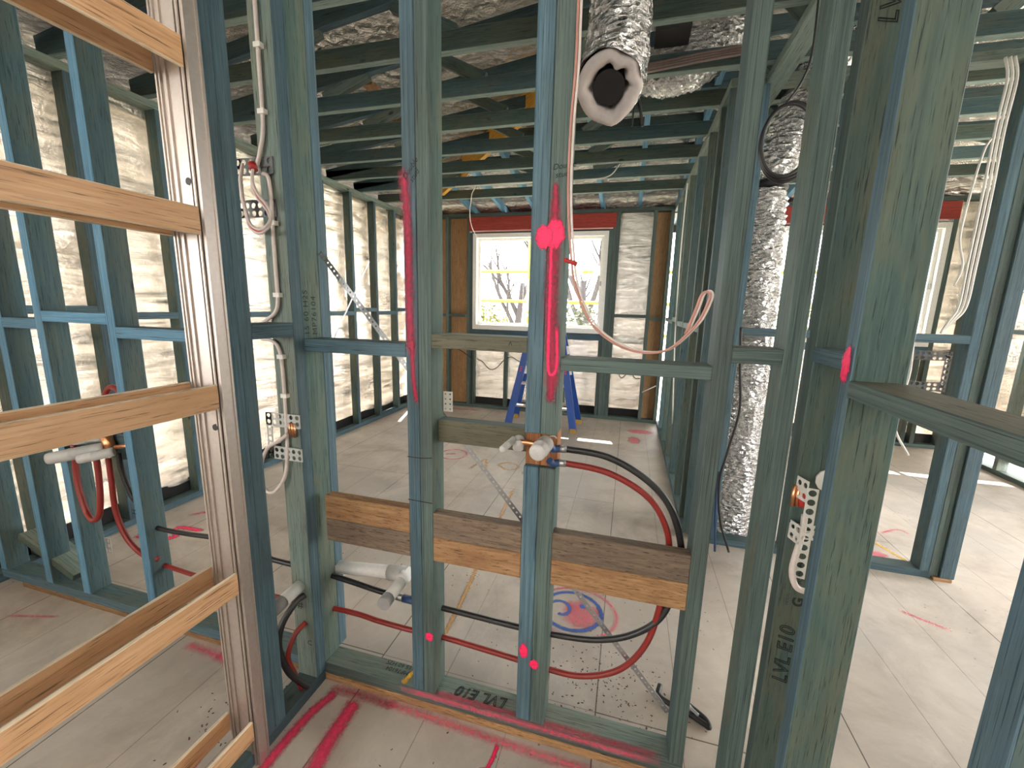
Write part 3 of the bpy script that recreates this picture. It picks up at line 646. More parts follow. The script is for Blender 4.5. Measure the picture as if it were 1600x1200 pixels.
for i in range(nx):
    for j in range(ny): bm.faces.new((g[i][j], g[i+1][j], g[i+1][j+1], g[i][j+1]))
fin('roof_sheet', bm, rf, ('plain_black',), 'dark roof sheeting above the foil', recalc=False)
bx('added_eave_panel', -3.95, -3.24, -5.2, 6.76, 2.66, 2.672, rf, 'plain_black'); bx('added_eave_panel', -3.24, 5.6, 5.93, 6.76, 2.72, 2.732, rf, 'plain_black')  # black panels added under the roof edge to block the sky
bx('added_fascia', -3.97, -3.95, -5.2, 6.78, 2.62, 2.90, rf, 'plain_black'); bx('added_fascia', -3.95, 5.6, 6.76, 6.78, 2.62, 2.90, rf, 'plain_black')  # edge boards added against the sky, overhang set to trim the sun streak

for p in ((-1.83, 2.86, 2.955), (-1.86, 3.31, 2.905)):
    o = tb('pine_packer', p[0]-.045, p[0]+.045, p[1]-.10, p[1]+.10, p[2], p[2]+.02, None, PINE, axis=1)
    tag(o, 'small orange pine packer between trusses, %s the window wall' % ('further from' if p[1] < 3 else 'nearer to'), 'packer', 'pine packers in the roof')
# ------------------------------------------------------------------ ducts
def duct(name, pts, rad, label, seg=40, step=.012, open_end=False, ridge=.006):
    P = catmull(pts, 14); L = [0]
    for a, b in zip(P[:-1], P[1:]): L.append(L[-1]+(b-a).length)
    n = int(L[-1]/step); Q = []; R = []
    j = 0
    for i in range(n+1):
        s = L[-1]*i/n
        while j < len(L)-2 and L[j+1] < s: j += 1
        f = (s-L[j])/max(1e-6, L[j+1]-L[j]); Q.append(P[j].lerp(P[j+1], f))
        base = rad if not callable(rad) else rad(s/L[-1]); R.append(base+ridge*math.cos(2*math.pi*s/.036))
    bm = bmesh.new(); rings = sweep(bm, Q, R, seg, caps=not open_end)
    for ri, ring in enumerate(rings):
        c = Q[ri]
        for v in ring:
            d = (v.co-c).normalized(); v.co += d*(.010*mnoise.noise(v.co*23)+.012*mnoise.noise(v.co*9))
    for f in bm.faces: f.smooth = True
    o = fin(name, bm, None, ('duct',)); return tag(o, label, 'duct', None), Q, R
du, Q, R = duct('foil_duct', [(-.12, 1.90, 3.10), (-.122, 1.93, 2.85), (-.126, 1.94, 2.60), (-.132, 1.90, 2.44), (-.142, 1.82, 2.34)], lambda t: .122+.006*math.sin(9*t), 'large foil duct hanging overhead with its torn open end', open_end=True)
# open end: torn insulation ring, and a black plug painting the shade inside
c, ax = Q[-1], (Q[-1]-Q[-4]).normalized(); ax2 = Vector((.02, -.78, -.62)).normalized()
bm = bmesh.new(); rings = []; nrm = ax2.orthogonal().normalized(); bb = ax2.cross(nrm)
prof = [(.112, -.04), (.122, .0), (.118, .016), (.098, .026), (.078, .016), (.066, -.02), (.058, -.12)]
for k in range(40):
    a = 2*math.pi*k/40; jit = .016*mnoise.noise(Vector((math.cos(a)*2, math.sin(a)*2, 1)))
    rings.append([bm.verts.new(c+(nrm*math.cos(a)+bb*math.sin(a))*(r+jit*min(q, 3)*.6)+ax2*(z+.5*jit)) for q, (r, z) in enumerate(prof)])
for k in range(40):
    for q in range(len(prof)-1):
        f = bm.faces.new((rings[k][q], rings[(k+1) % 40][q], rings[(k+1) % 40][q+1], rings[k][q+1])); f.smooth = True
ins = fin('insulation_ring', bm, du, ('insul',), 'torn pinkish white insulation at the open end')
bm = bmesh.new(); sweep(bm, [c-ax2*.115, c-ax2*.02, c+ax2*.001], [.045, .058, .060], 24, caps=True); fin('dark_plug', bm, du, ('plain_black',), 'black plug for the shaded hollow')
tube('cable_tie', [(-.035, 1.93, 2.36), (-.02, 1.93, 2.30), (-.005, 1.93, 2.235)], .006, du, 'black'); tube('cable_tie', [(-.035, 1.93, 2.36), (-.045, 1.93, 2.30), (-.048, 1.93, 2.24)], .004, du, 'black')
duct('foil_duct', [(-.02, 3.02, 2.93), (.12, 2.92, 2.915), (.28, 2.86, 2.93), (.42, 2.86, 3.0), (.55, 2.9, 3.05)], lambda t: .10+.05*math.sin(math.pi*min(1, t*1.2)), 'bulging foil duct lying behind the ceiling joists, right of the open end')
duct('foil_duct', [(.34, 2.42, 3.01), (.42, 2.42, 3.0), (.55, 2.42, 3.02), (.8, 2.45, 3.03)], .125, 'short wide foil duct above the joists, near the black box')
o = bx('junction_box', .02, .19, 2.44, 2.60, 2.86, 3.02, None, 'plain_black'); tag(o, 'black duct box between two foil ducts above the joists', 'box')
d2, Q2, R2 = duct('foil_duct', [(1.08, 3.06, 3.0), (.93, 3.05, 2.80), (.82, 3.03, 2.52), (.75, 3.02, 2.25), (.745, 3.02, 2.0), (.765, 3.02, 1.5), (.775, 3.02, 1.0), (.78, 3.01, .5), (.765, 3.0, .02)], lambda t: .122-.035*math.exp(-((t-.27)/.022)**2), 'tall crinkled silver duct hanging down to the floor behind the doorway', open_end=False, ridge=.006)
q = Q2[int(len(Q2)*.27)]; bm = bmesh.new(); sweep(bm, [q+Vector((0, 0, .02)), q-Vector((0, 0, .02))], .107, 28); fin('strap', bm, d2, ('black',), 'black strap squeezing the duct')
o = tube('black_cable', [(.60, 2.60, 1.42), (.62, 2.60, 1.2), (.645, 2.6, .95), (.61, 2.6, .70), (.585, 2.6, .50), (.62, 2.62, .25), (.70, 2.66, .03)], .007, None, 'black'); tag(o, 'thin black cable hanging in front of the tall silver duct', 'cable')
o = tube('black_cable', [(.585, 2.64, .55), (.59, 2.64, .35), (.62, 2.66, .02)], .007, None, 'bluefit'); tag(o, 'short dark blue cable end beside the foot of the silver duct', 'cable')
# coil of black cable
bm = bmesh.new()
for k in range(3):
    P = [Vector((.52+k*.006+.085*(1+.06*k)*math.cos(a), 1.92+.012*k, 2.14+.125*(1+.06*k)*math.sin(a))) for a in [2*math.pi*i/40 for i in range(41)]]
    sweep(bm, P, .0065, 10)
sweep(bm, catmull([(.50, 1.92, 2.265), (.545, 1.92, 2.34), (.565, 1.92, 2.45), (.555, 1.92, 2.74)], 8), .004, 8)
tag(fin('cable_coil', bm, None, ('black',)), 'coil of black cable hanging in the doorway before the duct', 'cable coil')
# bundle of pale cables across a joist
o = empty('cable_bundle', (.2, 2.6, TP+.1), 'bundle of pale grey cables running along a ceiling joist', 'cable')
for k in range(4): tube('cable', [(-.1, 2.635, TP-.0+.012*k), (.08, 2.63, TP+.012+.012*k), (.26, 2.62, TP+.022+.012*k), (.47, 2.62, TP+.034+.012*k)], .007, o, 'cabledull')

# ------------------------------------------------------------------ pipes in the near frame
PY = 1.272
o = tube('black_water_pipe', [(-1.40, 1.262, .44), (-1.20, PY, .425), (-1.02, PY, .413), (-.84, PY, .395), (-.60, PY, .387), (-.326, PY, .380), (-.187, PY, .382), (-.034, PY, .399), (.087, PY, .452), (.170, PY, .545), (.203, PY, .70), (.200, PY, .80), (.158, PY, .915), (.084, PY, .991), (-.034, PY-.01, 1.052), (-.165, PY-.04, 1.074), (-.18, PY-.05, 1.077)], .0105, None, 'blackpipe')
bpipe = tag(o, 'black water pipe running through the near frame and looping up to the tap', 'pipe')
tube('fitting', [(-.760, PY, .390), (-.700, PY, .3885)], .0145, bpipe, 'bluefit', 'dark blue joiner', smooth=False)
for x in (-.775, -.69): tube('crimp_ring', [(x-.013, PY, .3915-(x+.775)*.03), (x+.013, PY, .391-(x+.775)*.03)], .0135, bpipe, 'steel', smooth=False)
o = tube('red_water_pipe', [(-2.0, 1.262, .285), (-1.78, 1.262, .27), (-1.4, 1.265, .262), (-1.02, PY, .271), (-.87, PY, .262), (-.736, PY, .258), (-.595, PY, .262), (-.323, PY, .247), (-.19, PY, .238), (-.069, PY, .245), (.050, PY, .305), (.125, PY, .419), (.158, PY, .567), (.170, PY, .75), (.150, PY, .854), (.089, PY, .939), (-.031, PY-.01, 1.002), (-.165, PY-.04, 1.028), (-.18, PY-.05, 1.030)], .0100, None, 'redpipe')
tag(o, 'red hot water pipe running low through the near frame, looping up to the tap', 'pipe')
# tap assembly in the notch
tp = empty('tap_breech', (-.25, 1.2, 1.08), 'copper tap pipework with two milky plastic caps in the centre stud notch', 'tap fitting')
tube('copper_pipe', [(-.325, 1.195, 1.094), (-.27, 1.195, 1.093), (-.20, 1.195, 1.088)], .008, tp, 'copper', smooth=False)
def cap(name, p0, p1, r, par, label=None):
    p0, p1 = Vector(p0), Vector(p1); bm = bmesh.new(); pr = [(0, .70), (.02, .98), (.1, 1.0), (.55, 1.0), (.56, 1.05), (.62, 1.05), (.63, 1.0), (.95, .98), (.99, .9), (1.0, .5), (1.03, .12)]
    sweep(bm, [p0.lerp(p1, t) for t, _ in pr], [r*s for _, s in pr], 26); return fin(name, bm, par, ('cap',), label)
cap('tap_cap', (-.218, 1.200, 1.096), (-.226, 1.110, 1.094), .0255, tp, 'round milky plastic cap')
cap('tap_cap', (-.318, 1.200, 1.098), (-.330, 1.110, 1.092), .0105, tp, 'narrow milky plastic cap')
cap('tap_cap', (-.306, 1.215, 1.098), (-.300, 1.180, 1.075), .017, tp)
for z, c in ((1.076, 'bluefit'), (1.030, 'bluefit')):
    tube('elbow_fitting', [(-.205, 1.20, z+.012), (-.196, 1.21, z), (-.180, 1.222, z)], .0115, tp, c); tube('crimp_ring', [(-.180, 1.222, z), (-.158, 1.226, z-.001)], .0115, tp, 'steel', smooth=False)
tube('screw_clip', [(-.205, 1.19, 1.118), (-.200, 1.185, 1.125), (-.190, 1.185, 1.125), (-.185, 1.19, 1.118)], .0025, tp, 'steel')
# white waste pipe
wp = empty('waste_pipe', (-.8, 1.3, .42), 'white plastic waste pipe along the frame with a taped stub turned to camera', 'pipe')
tube('pipe_run', [(-1.14, 1.315, .424), (-.81, 1.315, .458)], .0255, wp, 'pvc', smooth=False)
tube('collar', [(-.845, 1.315, .455), (-.765, 1.315, .463)], .0295, wp, 'cap', smooth=False)
tube('stub', [(-.768, 1.330, .466), (-.765, 1.25, .462), (-.762, 1.165, .462)], .0225, wp, 'pvc', smooth=False)
tube('stub_collar', [(-.767, 1.30, .465), (-.766, 1.265, .463)], .027, wp, 'pvc', smooth=False)
tube('tape_wrap', [(-.763, 1.175, .462), (-.761, 1.140, .462)], .0240, wp, 'tape', 'grey tape over the pipe end', smooth=False)
wp2 = empty('waste_pipe', (-1.13, 1.1, .42), 'white plastic pipe stub with grey tape poking out of the left stud', 'pipe')
tube('stub', [(-1.130, 1.158, .443), (-1.131, 1.05, .435)], .0225, wp2, 'pvc', smooth=False); tube('tape_wrap', [(-1.131, 1.075, .437), (-1.131, 1.02, .432)], .0245, wp2, 'tape', 'grey tape', smooth=False)
o = tube('black_water_pipe', [(-1.113, 1.160, .405), (-1.13, 1.13, .39), (-1.150, 1.08, .33), (-1.150, 1.06, .25), (-1.130, 1.07, .15), (-1.10, 1.10, .075), (-1.085, 1.115, .048)], .0115, None, 'blackpipe'); tag(o, 'black pipe bending from the left corner stud down to the floor plate', 'pipe')
o = tube('red_water_pipe', [(-1.118, 1.160, .285), (-1.135, 1.12, .26), (-1.14, 1.085, .19), (-1.12, 1.095, .10), (-1.10, 1.10, .05)], .010, None, 'redpipe'); tag(o, 'short red pipe behind the black one, from left corner stud to floor plate', 'pipe')

# ------------------------------------------------------------------ cables
def twin(name, pts, label, mats=('pinkcable', 'cable'), r=.0042, gap=.006, par=None, cat='cable'):
    e = empty(name, pts[0], label, cat)
    for k, mt in enumerate(mats): tube('cable_strand', [Vector(p)+Vector((gap*(k-.5)*2*.6, .003*k, gap*.4*k)) for p in pts], r, e, mt, n=8, seg=10)
    return e
tc = twin('electrical_cable', [(-.177, 1.19, 2.76), (-.176, 1.19, 2.26), (-.175, 1.19, 2.11), (-.181, 1.19, 1.97), (-.180, 1.19, 1.81), (-.168, 1.19, 1.676), (-.146, 1.19, 1.555), (-.092, 1.2, 1.452), (0, 1.22, 1.392), (.1, 1.22, 1.390), (.170, 1.2, 1.462), (.197, 1.2, 1.525), (.196, 1.2, 1.548), (.180, 1.2, 1.545), (.167, 1.2, 1.50), (.150, 1.21, 1.44)],
          'pinkish twin cable dropping beside the centre stud and looping right over the noggin', r=.0033)
tube('cable_tie', [(-.186, 1.19, 1.632), (-.150, 1.19, 1.62)], .0062, tc, 'redcore', 'red sleeve', smooth=False)
cb = empty('electrical_cable', (-1.13, 1.15, 1.5), 'white cable clipped down the left corner stud', 'cable')
tube('cable_run', [(-1.128, 1.151, 2.7), (-1.128, 1.151, 2.37), (-1.130, 1.151, 2.2), (-1.133, 1.151, 2.03), (-1.150, 1.148, 1.955), (-1.162, 1.145, 1.915)], .0062, cb, 'cable')
tube('cable_run', [(-1.140, 1.140, 1.892), (-1.125, 1.148, 1.88), (-1.122, 1.151, 1.80), (-1.125, 1.151, 1.724), (-1.126, 1.151, 1.584), (-1.127, 1.151, 1.50), (-1.140, 1.149, 1.462), (-1.170, 1.147, 1.440), (-1.19, 1.146, 1.428)], .0062, cb, 'cable')
tube('cable_run', [(-1.205, 1.149, 1.372), (-1.165, 1.149, 1.368), (-1.142, 1.151, 1.350), (-1.130, 1.151, 1.30), (-1.128, 1.151, 1.175), (-1.132, 1.151, 1.04), (-1.135, 1.149, .96), (-1.150, 1.145, .88), (-1.190, 1.14, .825), (-1.225, 1.14, .815), (-1.25, 1.14, .85), (-1.243, 1.14, .92), (-1.205, 1.135, .985), (-1.15, 1.135, 1.02), (-1.12, 1.14, 1.045)], .0062, cb, 'cable')
for z, x in ((2.25, -1.129), (2.07, -1.133), (1.745, -1.124), (1.52, -1.127), (1.315, -1.131), (1.18, -1.128)): bx('cable_clip', x-.010, x+.014, 1.142, 1.159, z-.007, z+.007, cb, 'cablew')
lp = empty('cable_loop', (-1.16, 1.12, 1.75), 'loop of red and white cable hanging at the left corner stud', 'cable')
LP = [(-1.155, 1.125, 1.905), (-1.157, 1.12, 1.86), (-1.137, 1.115, 1.82), (-1.105, 1.115, 1.785), (-1.093, 1.115, 1.752), (-1.108, 1.115, 1.727), (-1.145, 1.12, 1.715), (-1.185, 1.125, 1.735), (-1.205, 1.13, 1.79), (-1.215, 1.13, 1.86), (-1.20, 1.13, 1.915)]
for k, mt in enumerate(('cable', 'redcore', 'cable')): tube('cable_strand', [Vector(p)+Vector((.004*(k-1), -.003*k, .005*(k-1))) for p in LP], .0046 if mt == 'cable' else .003, lp, mt)
tube('tape_knot', [(-1.160, 1.125, 1.918), (-1.152, 1.122, 1.896)], .0115, lp, 'redcore', 'red tape knot', smooth=False)

def bracket(name, x0, x1, z0, z1, y, label, mat, w=.05, depth=.04):
    bm = bmesh.new()
    perf(bm, (x0, y, z1-w), (1, 0, 0), (0, 0, 1), x1-x0, w, w/2.0)
    perf(bm, (x0, y, z0), (1, 0, 0), (0, 0, 1), x1-x0, w, w/2.0)
    perf(bm, (x0, y, z0), (1, 0, 0), (0, 0, 1), w*.55, z1-z0, w/2)
    bmbox(bm, x0, x1, y-.006, y, z1-w-.003, z1-w); bmbox(bm, x0, x1, y-.006, y, z0+w, z0+w+.003)
    return tag(fin(name, bm, None, (mat,), recalc=False), label, 'bracket')
bracket('mounting_bracket', -1.262, -1.11, 1.765, 1.945, 1.156, 'dark perforated plastic bracket at the upper left corner stud', 'darkbracket')
b2 = bracket('mounting_bracket', -1.215, -1.070, .945, 1.115, 1.150, 'grey perforated plastic bracket lower on the left corner stud, behind the cable', 'bracket', .045)
for k in range(3): tube('brass_stud', [(-1.112+.010*k, 1.146, 1.085), (-1.112+.010*k, 1.146, 1.035)], .0035, b2, 'copper', 'brass coloured pins', smooth=False)
# bracket with a red and brass terminal on the lettered stud, right
b3 = empty('mounting_bracket', (.46, 1.14, .96), 'pale perforated bracket with red connector on the lettered stud at right', 'bracket')
bm = bmesh.new()
perf(bm, (.446, 1.115, .845), (1, -.15, 0), (0, 0, 1), .024, .24, .024)
perf(bm, (.438, 1.154, .930), (.3, -1, 0), (0, 0, 1), .040, .05, .025); perf(bm, (.438, 1.154, 1.045), (.3, -1, 0), (0, 0, 1), .040, .055, .025); perf(bm, (.436, 1.157, .930), (1, 0, 0), (0, 0, 1), .07, .04, .02)
fin('bracket_frame', bm, b3, ('bracketw',), recalc=False)
tube('back_plate', [(.505, 1.156, 1.095), (.505, 1.150, 1.095)], .03, b3, 'bracketw', smooth=False)
for k in range(2): tube('brass_terminal', [(.433+.010*k, 1.150, 1.075), (.432+.010*k, 1.150, 1.020)], .0055, b3, 'copper', 'brass coloured terminal', smooth=False)
tube('connector', [(.450, 1.140, 1.062), (.452, 1.140, 1.025)], .0095, b3, 'redcore', 'red connector', smooth=False)
o = tube('electrical_cable', [(.462, 1.145, 1.0), (.463, 1.145, .96), (.452, 1.125, .93), (.444, 1.115, .90), (.440, 1.11, .87), (.445, 1.11, .84), (.458, 1.11, .818), (.480, 1.11, .812)], (.0075), None, 'cable')
tag(o, 'pale flat cable curling below the red connector at right', 'cable')

# thin cables in the far room and at the right
o = tube('thin_cable', [(-1.70, 4.55, 2.86), (-1.78, 4.7, 2.80), (-1.87, 4.85, 2.78), (-1.98, 5.1, 2.74), (-2.07, 5.3, 2.70), (-2.14, 5.5, 2.62), (-2.165, 5.65, 2.54), (-2.14, 5.735, 2.46)], .0045, None, 'cablew'); tag(o, 'thin white cable hanging from the joists to the window corner', 'cable')
o = tube('thin_cable', [(-1.9, 4.43, 2.75), (-1.2, 4.43, 2.755), (-.55, 4.43, 2.75), (-.30, 4.44, 2.77), (-.2, 4.46, 2.88)], .006, None, 'cablew'); tag(o, 'pale cable strung across the underside of the far ceiling joists', 'cable')
o = tube('thin_cable', [(.437, 4.55, 2.70), (.435, 4.56, 2.2), (.436, 4.5, 1.7), (.434, 4.3, 1.2), (.438, 3.9, .5)], .006, None, 'cablew'); tag(o, 'pale cable running down the studs of the right wall', 'cable')
wc = empty('cable_bundle', (1.74, 2.75, 2.6), 'three white cables clipped down the dark post on the right', 'cable')
for k in range(3): tube('cable', [(1.625+.018*k, 2.765, 2.72), (1.650+.018*k, 2.765, 2.62), (1.645+.018*k, 2.765, 2.4), (1.650+.018*k, 2.765, 2.1), (1.650+.018*k, 2.765, 1.75), (1.650+.016*k, 2.765, 1.56), (1.620+.010*k, 2.765, 1.48), (1.60, 2.77, 1.418)], .006, wc, 'cablew')
o = tube('thin_cable', [(1.630, 2.755, 2.36), (1.593, 2.72, 2.30), (1.565, 2.70, 2.137), (1.557, 2.7, 1.90), (1.592, 2.7, 1.76), (1.575, 2.7, 1.66)], .005, None, 'cablew'); tag(o, 'single pale cable end dangling left of the white cable bundle', 'cable')
o = tube('thin_cable', [(1.50, 2.79, 1.372), (1.495, 2.76, 1.2), (1.47, 2.74, 1.05), (1.455, 2.72, .93), (1.47, 2.72, .86), (1.53, 2.70, .75)], .006, None, 'cablew'); tag(o, 'short pale cable hanging low in the gap below the sloping noggin', 'cable')
fc = empty('cable_run', (-1, 5.74, .75), 'dark grey cable threaded in loops across the far wall under the window', 'cable')
tube('cable_loop', [(-2.55, 5.74, .86), (-2.4, 5.74, .86), (-2.2, 5.75, .74)], .006, fc, 'black'); tube('cable_loop', [(-2.12, 5.75, .74), (-2.03, 5.74, .70), (-1.92, 5.74, .60), (-1.82, 5.74, .62), (-1.71, 5.75, .74)], .006, fc, 'black')
tube('cable_loop', [(-1.66, 5.75, .78), (-1.58, 5.74, .79), (-1.45, 5.74, .72)], .006, fc, 'black'); tube('cable_loop', [(-.82, 5.74, .78), (-.62, 5.74, .72), (-.40, 5.75, .70)], .006, fc, 'black')
tube('cable_loop', [(-.20, 5.75, .74), (-.13, 5.74, .73), (-.06, 5.74, .60), (.0, 5.74, .64), (.06, 5.74, .69), (.12, 5.74, .61), (.19, 5.75, .60)], .006, fc, 'black')
tube('cable_loop', [(.24, 5.75, .72), (.3, 5.74, .71), (.40, 5.75, .68)], .005, fc, 'black'); tube('cable_loop', [(.23, 5.75, .42), (.40, 5.75, .52)], .007, fc, 'cablew', 'white cable end', smooth=False)
bm = bmesh.new(); perf(bm, (1.52, 2.80, 1.10), (1, 0, 0), (0, 0, 1), .16, .05, .025); perf(bm, (1.52, 2.80, 1.27), (1, 0, 0), (0, 0, 1), .16, .05, .025); perf(bm, (1.66, 2.80, 1.10), (1, 0, 0), (0, 0, 1), .03, .22, .03)
tag(fin('mounting_bracket', bm, None, ('darkbracket',), recalc=False), 'small dark perforated bracket beside the post in the right room', 'bracket')
bm = bmesh.new(); perf(bm, (-.616, 1.2935, 1.14), (1, 0, 0), (0, 0, 1), .052, .07, .0175)
tag(fin('mounting_bracket', bm, None, ('bracketw',), recalc=False), 'small pale bracket showing right of the double stud with crimson paint', 'bracket')

# ------------------------------------------------------------------ plumbing in the left room
lt = empty('tap_breech', (-2.2, 1.21, .85), 'brass tap body with white plastic caps behind the slats, left room', 'tap fitting')
cap('tap_cap', (-2.20, 1.225, .842), (-2.345, 1.10, .815), .026, lt, 'long white plastic cap'); cap('tap_cap', (-2.10, 1.20, .845), (-2.19, 1.12, .825), .020, lt, 'white plastic cap'); cap('tap_cap', (-2.22, 1.24, .885), (-2.31, 1.17, .875), .018, lt)
tube('brass_body', [(-2.20, 1.235, .90), (-2.18, 1.235, .82)], .022, lt, 'copper', 'brass body', smooth=False); tube('copper_pipe', [(-2.14, 1.23, .85), (-2.03, 1.22, .875)], .009, lt, 'copper', smooth=False)
o = tube('red_water_pipe', [(-2.383, 1.215, .84), (-2.385, 1.21, .76), (-2.372, 1.20, .65), (-2.33, 1.19, .54), (-2.275, 1.18, .505), (-2.225, 1.18, .54), (-2.215, 1.19, .64), (-2.222, 1.20, .76), (-2.224, 1.20, .81)], .012, None, 'redpipe'); tag(o, 'red pipe hanging in a U loop below the taps, left room', 'pipe')
o = tube('red_water_pipe', [(-2.172, 1.215, .80), (-2.165, 1.21, .70), (-2.16, 1.205, .56), (-2.12, 1.205, .44), (-2.05, 1.215, .36), (-1.99, 1.24, .33)], .0115, None, 'redpipe'); tag(o, 'red pipe sweeping down right from the taps through the stud, left room', 'pipe')
o = tube('red_water_pipe', [(-2.22, 1.25, .90), (-2.20, 1.25, 1.05), (-2.15, 1.25, 1.115), (-2.09, 1.25, 1.09), (-2.06, 1.25, 1.0)], .0115, None, 'redpipe'); tag(o, 'red pipe arching just above the third slat, left room', 'pipe')
o = tube('black_water_pipe', [(-2.14, 1.235, .82), (-2.13, 1.235, .72), (-2.10, 1.24, .62), (-2.04, 1.25, .52), (-2.0, 1.255, .477), (-1.83, 1.26, .474), (-1.66, 1.262, .482), (-1.5, 1.262, .465), (-1.37, 1.262, .44)], .0105, None, 'blackpipe'); tag(o, 'black pipe from the left room taps, running right through the studs', 'pipe')
bm = bmesh.new(); perf(bm, (-2.9, 2.35, .28), (1, 0, 0), (0, 0, 1), .30, .05, .025); perf(bm, (-2.9, 2.35, .12), (1, 0, 0), (0, 0, 1), .30, .05, .025); perf(bm, (-2.9, 2.35, .12), (1, 0, 0), (0, 0, 1), .05, .21, .025)
o = tag(fin('mounting_bracket', bm, None, ('bracketw',), recalc=False), 'white perforated bracket standing low against the foil, left room', 'bracket')
bm = bmesh.new(); perf(bm, (-2.95, 1.50, .05), (1, 0, 0), (0, 0, 1), .18, .09, .03)
tag(fin('mounting_bracket', bm, None, ('bracketw',), recalc=False), 'white perforated bracket on the floor at the far left', 'bracket')

# ------------------------------------------------------------------ step ladder behind the centre stud
ld = empty('step_ladder', (-1.0, 5.1, 0), 'blue fibreglass step ladder standing under the window in the far room', 'ladder')
def rail(y, z, x): return Vector((x, y, z))
def stile(name, a, b, w=.085, t=.045): return beam(name, a, b, t, w, (0, 1, 0), ld, ('ladderblue', 'ladderblue'))
TOPZ = 1.40
for sx, xf, xt in ((-1, -1.40, -1.13), (1, -.57, -.83)):
    f0, f1 = (xf, 4.95, .03), (xt, 5.13, TOPZ); r0, r1 = (xf+.015*sx, 5.42, .03), (xt, 5.22, TOPZ)
    a = stile('front_stile', f0, f1); b = stile('rear_stile', r0, r1, .07, .035)
    for p, s in ((f0, a), (r0, b)): bx('rubber_foot', p[0]-.035, p[0]+.035, p[1]-.025, p[1]+.03, 0, .055, s, 'rubber')
    A, B = Vector(f0), Vector(f1)
    for t in (.52, .70):
        c = A.lerp(B, t); k = beam('sticker', c-(B-A).normalized()*.05, c+(B-A).normalized()*.05, .002, .05, (0, 1, 0), a, ('sticker', 'sticker'), 'white warning sticker with red print')
        k.matrix_basis.translation += Vector((0, -.046, 0)); 
        cc = c+Vector((0, -.049, 0)); u = (B-A).normalized()
        for q_ in (-.025, 0, .025): beam('sticker_print', cc+u*q_-Vector((.012, 0, 0)), cc+u*q_+Vector((.012, 0, .006)), .002, .012, (0, 1, 0), k, ('redpaint', 'redpaint'))
def lx(t, s): return (-1.40+.27*t) if s < 0 else (-.57-.26*t)
for z in (.28, .56, .84, 1.12):
    t = z/TOPZ; bx('tread', lx(t, -1), lx(t, 1), 4.95+.18*t-.02, 4.95+.18*t+.07, z-.012, z+.012, ld, 'alu')
for z in (.25, .80): t = z/TOPZ; bx('rear_brace', lx(t, -1), lx(t, 1), 5.42-.2*t-.01, 5.42-.2*t+.01, z-.02, z+.02, ld, 'alu')
bx('top_cap', -1.16, -.80, 5.08, 5.28, TOPZ-.02, TOPZ+.03, ld, 'ladderblue')

# ------------------------------------------------------------------ small things on the floor
tl = empty('belt_clip', (.30, 1.50, 0), 'black tool belt clip with a grey metal hook lying behind the right stud', 'clip')
tube('strap_loop', [(.222, 1.54, .03), (.215, 1.50, .02), (.26, 1.48, .012), (.32, 1.462, .012), (.37, 1.435, .012), (.385, 1.425, .014), (.375, 1.455, .014), (.32, 1.50, .014), (.28, 1.53, .02)], .010, tl, 'black')
tube('hook', [(.29, 1.50, .03), (.315, 1.487, .03), (.33, 1.475, .022), (.352, 1.455, .02)], (.007), tl, 'steel', 'grey metal hook')
bm = bmesh.new(); bmesh.ops.create_icosphere(bm, subdivisions=2, radius=1)
for v in bm.verts: v.co = Vector((v.co.x*.010*(1-.3*v.co.y), v.co.y*.024, max(v.co.z, -.2)*.006+.0012)); v.co += Vector((.85, 1.63, 0))
tag(fin('plastic_chip', bm, None, ('sticker',)), 'small white plastic chip lying on the floor at lower right', 'debris')

# loose sawdust and chips
rs = random.Random(5); bm = bmesh.new()
def chips(cx, cy, sx, sy, n):
    for _ in range(n):
        x, y = rs.gauss(cx, sx), rs.gauss(cy, sy); L = rs.uniform(.0015, .006); W = L*rs.uniform(.3, .7); a = rs.uniform(0, 3.14); h = rs.uniform(.0008, .002)
        if FY0-.02 < y < FY1+.01: continue
        c, s_ = math.cos(a), math.sin(a); q = [(-L, -W*.4), (L*.7, -W), (L, W*.5), (-L*.6, W)]
        lo = [bm.verts.new((x+u*c-v*s_, y+u*s_+v*c, .0002)) for u, v in q]; hi = [bm.verts.new((x+.8*(u*c-v*s_), y+.8*(u*s_+v*c), h)) for u, v in q]
        bm.faces.new(hi)
        for k in range(4): bm.faces.new((lo[k], lo[(k+1) % 4], hi[(k+1) % 4], hi[k]))
chips(.02, 1.50, .14, .12, 230); chips(-1.25, 1.0, .10, .13, 160); chips(-.5, 1.9, .5, .4, 80); chips(-.3, 1.0, .4, .1, 40)
M['chips'] = simple('wood_chips', (.10, .06, .04), .9)
tag(fin('sawdust', bm, None, ('chips',)), 'dark sawdust and wood chips scattered along the near floor plates', 'sawdust', None, 'stuff')

# paint on the floor
U = (0, 0, 1)
def fp(pts, w, mat, n=6): return ribbon('paint_mark', [(x, y, 0) for x, y in pts], w, U, floor, mat, n=n, off=.0015+.0001*random.random())
fp([(-1.03, .60), (-1.045, .85), (-1.035, 1.05), (-1.0, 1.165)], .05, 'pinkfloor')
fp([(-.86, .74), (-.885, .9), (-.90, 1.0), (-.905, 1.16)], .072, 'pinkfloor')
fp([(-.80, 1.18), (-.6, 1.175), (-.3, 1.165), (0, 1.16)], .045, 'pinkfaint'); fp([(-1.04, 1.17), (-.9, 1.18), (-.75, 1.175)], .05, 'pinkwash')
fp([(-.335, 1.155), (-.34, 1.10), (-.35, 1.06)], .020, 'pink'); fp([(-.40, .99), (-.385, 1.04), (-.35, 1.065), (-.315, 1.05), (-.30, 1.0)], .020, 'pink'); fp([(-.36, 1.0), (-.345, 1.03), (-.33, 1.0)], .012, 'pink')
